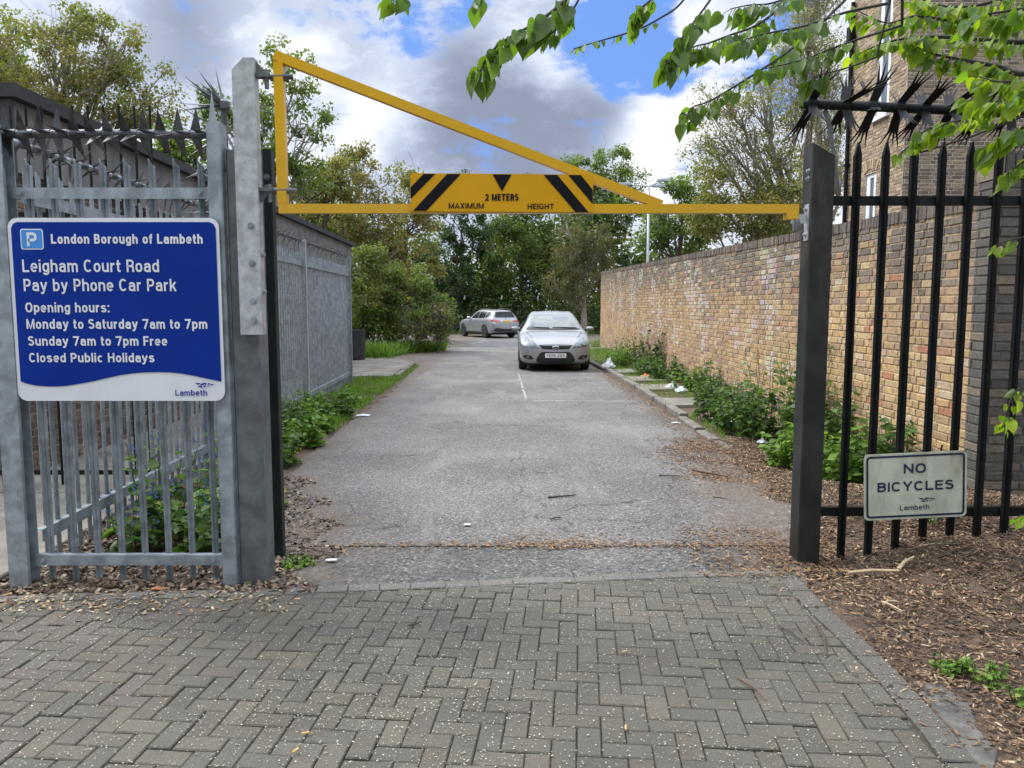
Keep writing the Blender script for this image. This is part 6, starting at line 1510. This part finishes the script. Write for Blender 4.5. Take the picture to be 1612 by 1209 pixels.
# ---- overhanging lime: trunk outside the picture on the right, branches reach across the top
def lime():
    rg = np.random.default_rng(77)
    t = thing('overhanging_tree', 'lime tree branches with heart shaped fresh leaves hanging in from the top right', 'tree', (4.6, 1.6, 0))
    mb = MB(); mb.tube([(4.6, 1.6, -.2), (4.55, 1.65, 1.2), (4.4, 1.7, 3.0), (4.2, 1.8, 5.0)], [.24, .2, .17, .12], 12); build(mb, 'trunk', MM['bark'], t, smooth=True)
    limbs = [dense([(4.45, 1.68, 2.7), (3.4, 2.1, 3.05), (2.3, 2.45, 3.08), (1.2, 2.45, 3.0), (.4, 2.3, 2.92), (-.35, 2.25, 2.86)], 6), dense([(4.5, 1.66, 2.0), (3.4, 2.1, 2.45), (2.6, 2.45, 2.5), (2.02, 2.62, 2.42)], 6)]
    for q, r0 in zip(limbs, (.075, .055)):
        m = MB(); m.tube(q, list(np.linspace(r0, .014, len(q))), 8); build(m, 'limb', MM['bark_dark'], t, smooth=True)
    ends = np.concatenate(limbs)
    def br(px_pts, Y0, Y1, r0, nleaf, size, pal, start=0.0, pet=.03, sub=0, spread=1.0):
        pts = np.array([list(P(x, y, lerp(Y0, Y1, i/(len(px_pts)-1)))) for i, (x, y) in enumerate(px_pts)])
        q = dense(pts, 6); m = MB(); e = ends[np.argmin(((ends-pts[0])**2).sum(1))]; m.tube(curve_pts(e, pts[0], -.03, 5, rg, .02), list(np.linspace(r0*1.5, r0, 5)), 6); m.tube(q, list(np.linspace(r0, .0014, len(q))), 6)
        L = []; D = []; Nn = []; nleaf = int(nleaf*(1.75 if pal == 'lime_shade' and size > .03 else 1)); size = size*(.84 if size > .03 else 1)
        for i in range(nleaf):
            f = start+(1-start)*((i+rg.uniform(0, .8))/nleaf); k = min(len(q)-2, int(f*(len(q)-1))); p = q[k]+(q[k+1]-q[k])*(f*(len(q)-1)-k)
            ax = norm((q[k+1]-q[k])[None])[0]; sd = np.cross(ax, (0, 0, 1.0)); sd = sd/max(1e-6, np.linalg.norm(sd))*(1 if i % 2 else -1)
            d = ax*rg.uniform(.1, .9)+sd*rg.uniform(.2, .9)*spread+np.array([0, 0, rg.uniform(-1.15, -.15)])
            d = d/np.linalg.norm(d); st = p+d*pet*rg.uniform(.5, 1.2); m.tube([p, st], [.0012, .0009], 4)
            L.append(st); D.append(d+np.array([0, 0, -.35])); Nn.append(np.array([0, 0, 1.0])+rg.normal(size=3)*.62-.25*np.array([0, 1, 0]))
        b = build(m, 'branch', MM['bark_dark'], t)
        n = len(L)
        if n: leaves('foliage', np.array(L), np.array(D), np.array(Nn), size*rg.uniform(.45, 1.3, n), pal_np(rg, GREENS[pal], n, .34), b, MM['leaf_lime'], T_LIME)
    DK, LG = 'lime_shade', 'lime'
    br([(960, -60), (915, -25), (885, 5), (850, 32), (815, 52), (785, 70), (766, 92), (757, 112)], 2.3, 2.15, .006, 26, .072, DK, .22)
    br([(930, -40), (905, 10), (880, 40), (862, 58)], 2.3, 2.25, .004, 7, .05, DK, .3)
    br([(790, -60), (765, -20), (752, 2)], 2.2, 2.2, .003, 3, .055, DK, .6)
    br([(700, -60), (665, -25), (640, -8), (617, -3)], 2.2, 2.2, .003, 6, .05, DK, .55)
    br([(1110, -50), (1072, 5), (1040, 28), (1005, 46), (960, 60), (925, 70), (903, 77)], 2.6, 2.4, .004, 16, .026, DK, .35, .012)
    br([(1060, -40), (1030, -5), (1010, 12), (998, 30)], 2.4, 2.4, .004, 10, .055, DK, .3)
    br([(1150, -50), (1118, 0), (1092, 35), (1072, 62), (1058, 85), (1050, 100)], 2.5, 2.4, .0045, 19, .058, DK, .25)
    br([(1275, -40), (1230, 10), (1190, 40), (1150, 55), (1115, 68), (1090, 75), (1078, 95)], 2.7, 2.5, .0055, 24, .055, DK, .2)
    br([(1370, -40), (1300, 30), (1245, 78), (1195, 112), (1150, 140), (1115, 160), (1092, 168), (1080, 185)], 2.8, 2.5, .0055, 28, .050, DK, .22)
    br([(1400, 5), (1330, 20), (1270, 40), (1220, 50), (1185, 58), (1168, 66)], 2.7, 2.5, .005, 20, .055, DK, .25)
    br([(1420, 40), (1350, 62), (1300, 80), (1262, 95), (1205, 108)], 2.7, 2.6, .0045, 14, .055, DK, .25)
    br([(1380, 90), (1330, 108), (1290, 118), (1278, 125)], 2.6, 2.6, .003, 7, .060, DK, .55)
    br([(1290, -50), (1255, -12), (1215, 5), (1180, 8), (1150, 14)], 2.5, 2.4, .004, 14, .055, DK, .2)
    def fan(px_pts, Y0, Y1, r0, n, size, pal=LG): br(px_pts, Y0, Y1, r0, int(n*2.0), size*.78, pal, .08, .03, spread=1.4)
    fan([(1700, 30), (1612, 40), (1560, 42), (1500, 33), (1440, 26), (1395, 36), (1345, 14)], 2.9, 2.9, .010, 40, .062)
    fan([(1700, 60), (1612, 66), (1545, 62), (1480, 58), (1430, 60), (1385, 70), (1345, 88)], 2.7, 2.8, .010, 44, .065)
    fan([(1720, 110), (1612, 116), (1575, 106), (1520, 95), (1470, 85), (1440, 72)], 2.6, 2.8, .011, 34, .070)
    fan([(1700, 5), (1600, -5), (1540, 8), (1490, 10), (1440, -5)], 2.8, 2.9, .008, 34, .064)
    fan([(1700, 150), (1612, 165), (1560, 180), (1510, 190), (1470, 200), (1440, 215)], 2.5, 2.7, .007, 22, .062)
    fan([(1700, 190), (1612, 200), (1580, 215), (1555, 240)], 2.3, 2.4, .006, 20, .066)
    fan([(1700, 80), (1640, 120), (1600, 150), (1560, 160), (1530, 152)], 2.3, 2.5, .007, 24, .070)
    fan([(1700, 230), (1640, 240), (1600, 262), (1585, 275)], 2.4, 2.4, .005, 12, .06)
    fan([(1700, 120), (1650, 140), (1610, 130), (1570, 128), (1540, 120)], 2.1, 2.3, .006, 22, .068)
    fan([(1680, 40), (1620, 15), (1570, 20), (1530, 25)], 2.1, 2.2, .006, 18, .07)
    fan([(1720, 360), (1640, 368), (1590, 378), (1566, 386)], 2.5, 2.5, .004, 10, .05)
    fan([(1720, 600), (1640, 606), (1600, 615), (1585, 650), (1580, 672)], 2.4, 2.4, .004, 11, .055)
    fan([(1720, 790), (1650, 805), (1605, 812)], 2.4, 2.4, .004, 6, .05)
    fan([(1450, 240), (1438, 228), (1425, 235), (1418, 240)], 2.7, 2.7, .003, 5, .05)
lime()
def light_block_tree(label, x, y, zc, rx, ry, rz, n, seed):  # unseen tree, added to block sky light and darken camera-facing sides
    rg = np.random.default_rng(seed); t = thing('light_block_tree', label, 'tree', (x, y, 0)); mb = MB(); mb.tube([(x, y, -.2), (x+.05, y, 1.5), (x-.05, y+.1, 3.2), (x, y, zc)], [.26, .21, .18, .10], 12)
    C = np.array([x, y, zc])+sph(rg, 90)*rg.uniform(.3, 1, (90, 1))**.5*np.array([rx, ry, rz])
    for c in C[:40]: mb.tube(curve_pts((x, y, lerp(3.0, zc, rg.random())), c, .05, 5, rg, .05), list(np.linspace(.05, .012, 5)), 5)
    build(mb, 'trunk', MM['bark'], t, smooth=True); ci = rg.integers(0, 90, n); d = sph(rg, n)*rg.uniform(0, 1, (n, 1))**.5*.95
    leaves('crown', C[ci]+d, norm(rg.normal(size=(n, 3))+np.array([0, 0, -.6])), norm(rg.normal(size=(n, 3))*.5+np.array([0, 0, 1.])), rg.uniform(.09, .16, n), pal_np(rg, GREENS['lime'], n, .25), t, MM['leaf_lime'])
light_block_tree('unseen tree added behind the camera to hold back sky light, left', -3.4, -3.6, 6.2, 3.2, 3.0, 2.4, 9000, 201)
light_block_tree('unseen tree added behind the camera to hold back sky light, right', 2.6, -4.2, 6.4, 3.4, 3.0, 2.6, 9000, 202)
# ================================================================== FALLEN BITS
def scatter(name, label, cat, pts, L, Wd, tints, m, seed, flat=.25):
    rg = np.random.default_rng(seed); n = len(pts); an = rg.uniform(0, 2*pi, n)
    d = np.stack([np.cos(an), np.sin(an), rg.normal(size=n)*flat], 1); nr = norm(np.array([0, 0, 1.0])+rg.normal(size=(n, 3))*flat)
    T = (np.array([(-.5, -.5, 0), (.5, -.35, .12), (.42, .5, 0), (-.5, .42, .10), (-.42, -.4, -.25), (.44, .4, -.25)])*np.array([Wd/L, 1, Wd/L]), [(0, 1, 2, 3), (0, 4, 1), (3, 2, 5)])
    o = leaves(name, pts, d, nr, L*rg.uniform(.35, 1.4, n), pal_np(rg, tints, n, .35), None, m, T, 'stuff'); tag(o, label, cat); return o
def region(rg, n, f, box):
    """random points in box kept with probability f(x, y)"""
    x = rg.uniform(box[0], box[1], n); y = rg.uniform(box[2], box[3], n); k = np.array([rg.random() < f(a, b) for a, b in zip(x, y)]); x, y = x[k], y[k]
    return np.stack([x, y, [gz(a, b) for a, b in zip(x, y)]], 1)
rg = np.random.default_rng(5)
def on_pave(x, y):
    e = max(q for q in [np.interp(x, [p[0] for p in FE], [p[1] for p in FE])]); r = np.interp(y, [p[1] for p in RE[::-1]], [p[0] for p in RE[::-1]])
    return (y < e and x < r)
p = region(rg, 62000, lambda x, y: on_pave(x, y)*(.34+.6*(mnoise.noise(Vector((x*1.1, y*1.1, 2)))+.35)), (-3.8, 2.2, 1.3, 4.8)); p[:, 2] += .006
scatter('petals', 'tiny cream petals and bracts scattered over the block paving', 'petals', p, .0056, .0042, [(1.0, .98, .9), (.85, .8, .62), (1.05, 1.02, .95), (.6, .54, .38)], MM['petal'], 6, .12)
p = region(rg, 4200, lambda x, y: .6*(mnoise.noise(Vector((x*1.3, y*1.3, 7)))+.4), (-1.6, 2.2, 4.7, 9.0)); p[:, 2] += .006
scatter('petals', 'thin sprinkling of pale petals over the asphalt inside the gate', 'petals', p, .009, .006, [(1, .95, .8), (.8, .7, .5), (.9, .8, .6)], MM['petal'], 7, .15)
CH = [(.22, .13, .07), (.15, .09, .05), (.30, .19, .105), (.10, .064, .04), (.42, .31, .19), (.065, .045, .032), (.24, .14, .075)]
def mulch(x, y):
    r = np.interp(y, [1, 2.6, 3.35, 4.0, 4.74, 5.3, 7, 9.3], [1.80, 1.84, 1.84, 1.84, 1.72, 1.66, 2.12, 2.55]) + .10*sin(y*5)+.05*sin(y*13)
    return sstep(x, r-.30, r+.22)*(1 if y < 8.8 else max(0, 1-(y-8.8)/1.2))
p = region(rg, 110000, lambda x, y: mulch(x, y)*(.75+.45*mnoise.noise(Vector((x*2, y*2, 5)))), (1.5, 3.9, 2.0, 10)); p[:, 2] += np.array([bump_h(a, b) for a, b in p[:, :2]])-.012+rg.uniform(-.006, .010, len(p))
scatter('wood_chips', 'brown wood chip mulch and bark litter covering the right hand bed', 'wood chips', p, .034, .0075, CH, MM['chip'], 8, .30)
p = region(rg, 60000, lambda x, y: (1-abs(x-np.interp(y, [4.8, 6, 8, 12, 21], [1.66, 1.86, 2.12, 2.26, 2.14]))/(.72 if y < 9 else .22))*(.9 if y < 9 else .38)*(.6+.8*mnoise.noise(Vector((x*3, y*2, 5)))), (1.0, 2.6, 4.7, 20)); p[:, 2] += .006
p2 = region(rg, 26000, lambda x, y: (1-abs(x-np.interp(y, [4.6, 5.4, 6.5, 8, 9.5], [1.62, 1.74, 1.95, 2.1, 2.22]))/.62)*(.55+.9*mnoise.noise(Vector((x*2.4, y*1.6, 8)))), (1.0, 2.5, 4.6, 9.6)); p2[:, 2] += .007; p = np.concatenate([p, p2])
scatter('bark_litter', 'orange brown bark litter washed along the right edge of the lane', 'litter', p, .036, .008, [(.26, .145, .07), (.18, .10, .052), (.33, .20, .10), (.09, .055, .032)], MM['chip'], 9, .2)
p = region(rg, 12000, lambda x, y: (math.exp(-((y-5.23)/.06)**2)*(.45+.7*math.exp(-((x-.35)/.35)**2)) + .35*math.exp(-((x-.35)/.45)**2-((y-5.3)/.16)**2)), (-1.2, 1.8, 4.9, 5.7)); p[:, 2] += .007
scatter('bark_litter', 'orange bark litter caught along the seam in the asphalt inside the gate', 'litter', p, .034, .007, [(.26, .15, .08), (.19, .11, .06), (.32, .21, .11)], MM['chip'], 10, .2)
p = region(rg, 13000, lambda x, y: (1 if x < np.interp(y, [4.4, 5.3, 6.4, 7.2], [-1.25, -1.22, -1.60, -1.98])+.12*sin(y*9) else 0)*.8, (-3.2, -1.0, 4.35, 7.4)); p[:, 2] += .0
scatter('leaf_litter', 'dead leaves and dark chips lying in the bed behind the front panel and hinge post', 'leaf litter', p, .045, .018, [(.11, .07, .05), (.16, .10, .065), (.07, .05, .04), (.22, .15, .10), (.30, .25, .18)], MM['chip'], 11, .35)
p = region(rg, 5000, lambda x, y: .75*math.exp(-((y-(4.33+.04*x))/.20)**2)*(.5+mnoise.noise(Vector((x*2, y*3, 1)))), (-3.4, -1.2, 3.7, 4.7)); p[:, 2] += .007
scatter('leaf_litter', 'dry tan leaf scraps along the foot of the front panel on the paving', 'leaf litter', p, .026, .011, [(.32, .20, .10), (.42, .31, .18), (.20, .13, .08), (.5, .42, .28)], MM['chip'], 12, .25)
p = region(rg, 2600, lambda x, y: .8*math.exp(-((x-np.interp(y, [1.5, 2.6, 3.35, 4.0, 4.6], [1.64, 1.64, 1.66, 1.70, 1.60]))/.15)**2)*(.35+1.2*mnoise.noise(Vector((x*3, y*3, 4)))), (1.2, 2.4, 1.8, 4.8)); p[:, 2] += .008
scatter('wood_chips', 'stray wood chips blown over the right edge of the paving', 'wood chips', p, .030, .007, CH, MM['chip'], 13, .2)
# single sticks and litter that can be pointed at
def stick(lb, a, b, r, col, z=.012, kink=.02):
    A, B = G(*a), G(*b); A.z = gz(A.x, A.y)+z; B.z = gz(B.x, B.y)+z; m = (A+B)/2+Vector((rnd.uniform(-kink, kink), rnd.uniform(-kink, kink), .004)); mb = MB(); mb.tube([A, m, B], [r, r*.9, r*.6], 6, col=col)
    o = build(mb, 'stick', MM['chip']); tag(o, lb, 'stick')
def fixz(a):  # a point of the photo on the mulch bank
    p = G(*a)
    for _ in range(6): p = G(a[0], a[1], gz(p.x, p.y))
    return p
def stick2(lb, a, b, r, col):
    A, B = fixz(a), fixz(b); m = (A+B)/2+Vector((0, .02, .006)); A.z += .014; B.z += .014; m.z += .01; mb = MB(); mb.tube([A, m, B], [r, r*.9, r*.7], 6, col=col)
    tag(build(mb, 'stick', MM['chip']), lb, 'stick')
PW = (.46, .36, .22)
stick2('longest pale bare stick lying on the mulch in front of the black railings', (1335, 905), (1415, 902), .012, PW)
stick2('pale stick pointing up and right beside the longest stick', (1414, 900), (1438, 880), .012, PW)
stick2('thin pale stick under the lower edge of the NO BICYCLES sign', (1445, 863), (1507, 859), .006, PW)
stick2('short pale stick in the middle of the right mulch', (1388, 951), (1420, 966), .007, PW)
stick2('pale chip like stick above the short stick on the mulch', (1390, 955), (1410, 950), .007, PW)
stick2('dark twig beside the foot of the right gate post', (1338, 886), (1352, 872), .008, (.06, .045, .03))
stick('dark twig lying across the lane right of the middle', (863, 785), (906, 781), .009, (.05, .04, .03))
stick('short dark twig on the asphalt above the seam', (866, 820), (884, 817), .006, (.06, .045, .03))
stick('dark twig on the asphalt near the right edge', (1037, 750), (1070, 751), .007, (.05, .04, .03))
stick('brown twig curling at the right edge of the lane', (1122, 785), (1150, 790), .009, (.07, .045, .03))
stick('long bent twig in the litter at the right edge of the lane', (1090, 742), (1145, 752), .010, (.09, .06, .04))
stick('thin bowed twig lying on the paving near the bottom right', (1160, 1070), (1206, 1106), .004, (.17, .11, .07))
stick('dark forked twig on the paving beside the mulch', (1285, 985), (1300, 1035), .006, (.10, .07, .05))
stick('twig beside the forked twig on the paving', (1225, 988), (1262, 1012), .005, (.11, .08, .055))
stick('small dark twig in the middle of the block paving', (642, 988), (664, 982), .005, (.07, .05, .035))
def butt(lb, a, col, r=.0045, L=.03, an=.3):
    p = G(*a); mb = MB(); d = Vector((cos(an), sin(an), 0)); mb.tube([p-d*L/2+Vector((0, 0, .011)), p+d*L/2+Vector((0, 0, .011))], r, 8, col=col); tag(build(mb, 'cigarette_end', MM['chip']), lb, 'cigarette end')
butt('yellow cigarette end lying on the paving left of the middle', (481, 1158), (.62, .42, .12))
butt('second yellow cigarette end nearer the camera', (465, 1186), (.60, .40, .12), an=1.1)
butt('tan cigarette end on the paving right of the middle', (983, 1029), (.55, .40, .16), an=.6)
butt('brown cigarette end upright on the near paving', (985, 1150), (.5, .33, .15), an=1.5)
def scrap(name, lb, cat, a, sx, sy, hz, seed, m='plastic', col=(1, 1, 1)):
    rg_ = np.random.default_rng(seed); p = G(*a); z = gz(p.x, p.y); n = 9; mb = MB(); V = []
    for j in range(n):
        for i in range(n):
            u, v = i/(n-1)-.5, j/(n-1)-.5; k = max(0, 1-2*sqrt(u*u+v*v)*.95); V.append((p.x+u*sx*(1+.3*rg_.normal()*.4), p.y+v*sy*(1+.3*rg_.normal()*.4), z+.012+hz*k*(.7+.5*rg_.random())+.25*hz*rg_.random()))
    mb.add(V, [(j*n+i, j*n+i+1, (j+1)*n+i+1, (j+1)*n+i) for j in range(n-1) for i in range(n-1)], col=col); o = build(mb, name, MM[m]); tag(o, lb, cat)
scrap('plastic_bag', 'crumpled white plastic bag on the kerb beside the hatchback', 'bag', (958, 580), .34, .34, .26, 1)
scrap('plastic_bag', 'white carrier bag caught in the weeds past the orange scrap', 'bag', (1013, 583), .36, .30, .14, 2)
scrap('plastic_bag', 'flattened white bag on the verge left of the nettle bank', 'bag', (1060, 612), .34, .22, .12, 3)
scrap('plastic_bag', 'pale plastic wrapper beside the low bushy weed', 'litter', (1073, 617), .22, .2, .1, 4)
scrap('cardboard_scrap', 'orange card scrap on the verge slabs', 'litter', (1016, 594), .22, .24, .08, 5, 'chip', (.50, .22, .09))
scrap('paper_litter', 'white paper litter under the front of the nettle bank', 'litter', (1152, 666), .34, .16, .05, 6)
scrap('paper_litter', 'long white sheet of litter left under the nettles', 'litter', (1128, 660), .22, .10, .03, 7)
scrap('paper_litter', 'small white tissue on the mulch beyond the right post', 'litter', (1199, 698), .12, .10, .05, 8)
scrap('paper_litter', 'white scrap on the verge slab nearest the kerb', 'litter', (998, 606), .2, .12, .02, 9)
scrap('paper_litter', 'flat white litter on the kerb edge halfway along', 'litter', (1064, 667), .13, .07, .015, 10)
scrap('paper_litter', 'pale paper lying at the left edge of the lane by the nettles', 'litter', (572, 655), .2, .14, .02, 11)
scrap('paper_litter', 'squashed white tissue on the asphalt by the hinge post', 'litter', (522, 884), .07, .04, .008, 12)
scrap('paper_litter', 'tiny white scrap near the seam in the middle of the lane', 'litter', (735, 828), .05, .04, .01, 13)
scrap('paper_litter', 'white paper scrap in the bed behind the front panel', 'litter', (312, 805), .10, .10, .03, 14)
scrap('paper_litter', 'small white litter behind the first black pale', 'litter', (1303, 725), .10, .06, .03, 15)
scrap('dead_leaf', 'curled orange dead leaf on the paving before the front panel', 'leaf', (250, 930), .085, .035, .014, 16, 'chip', (.42, .17, .06))
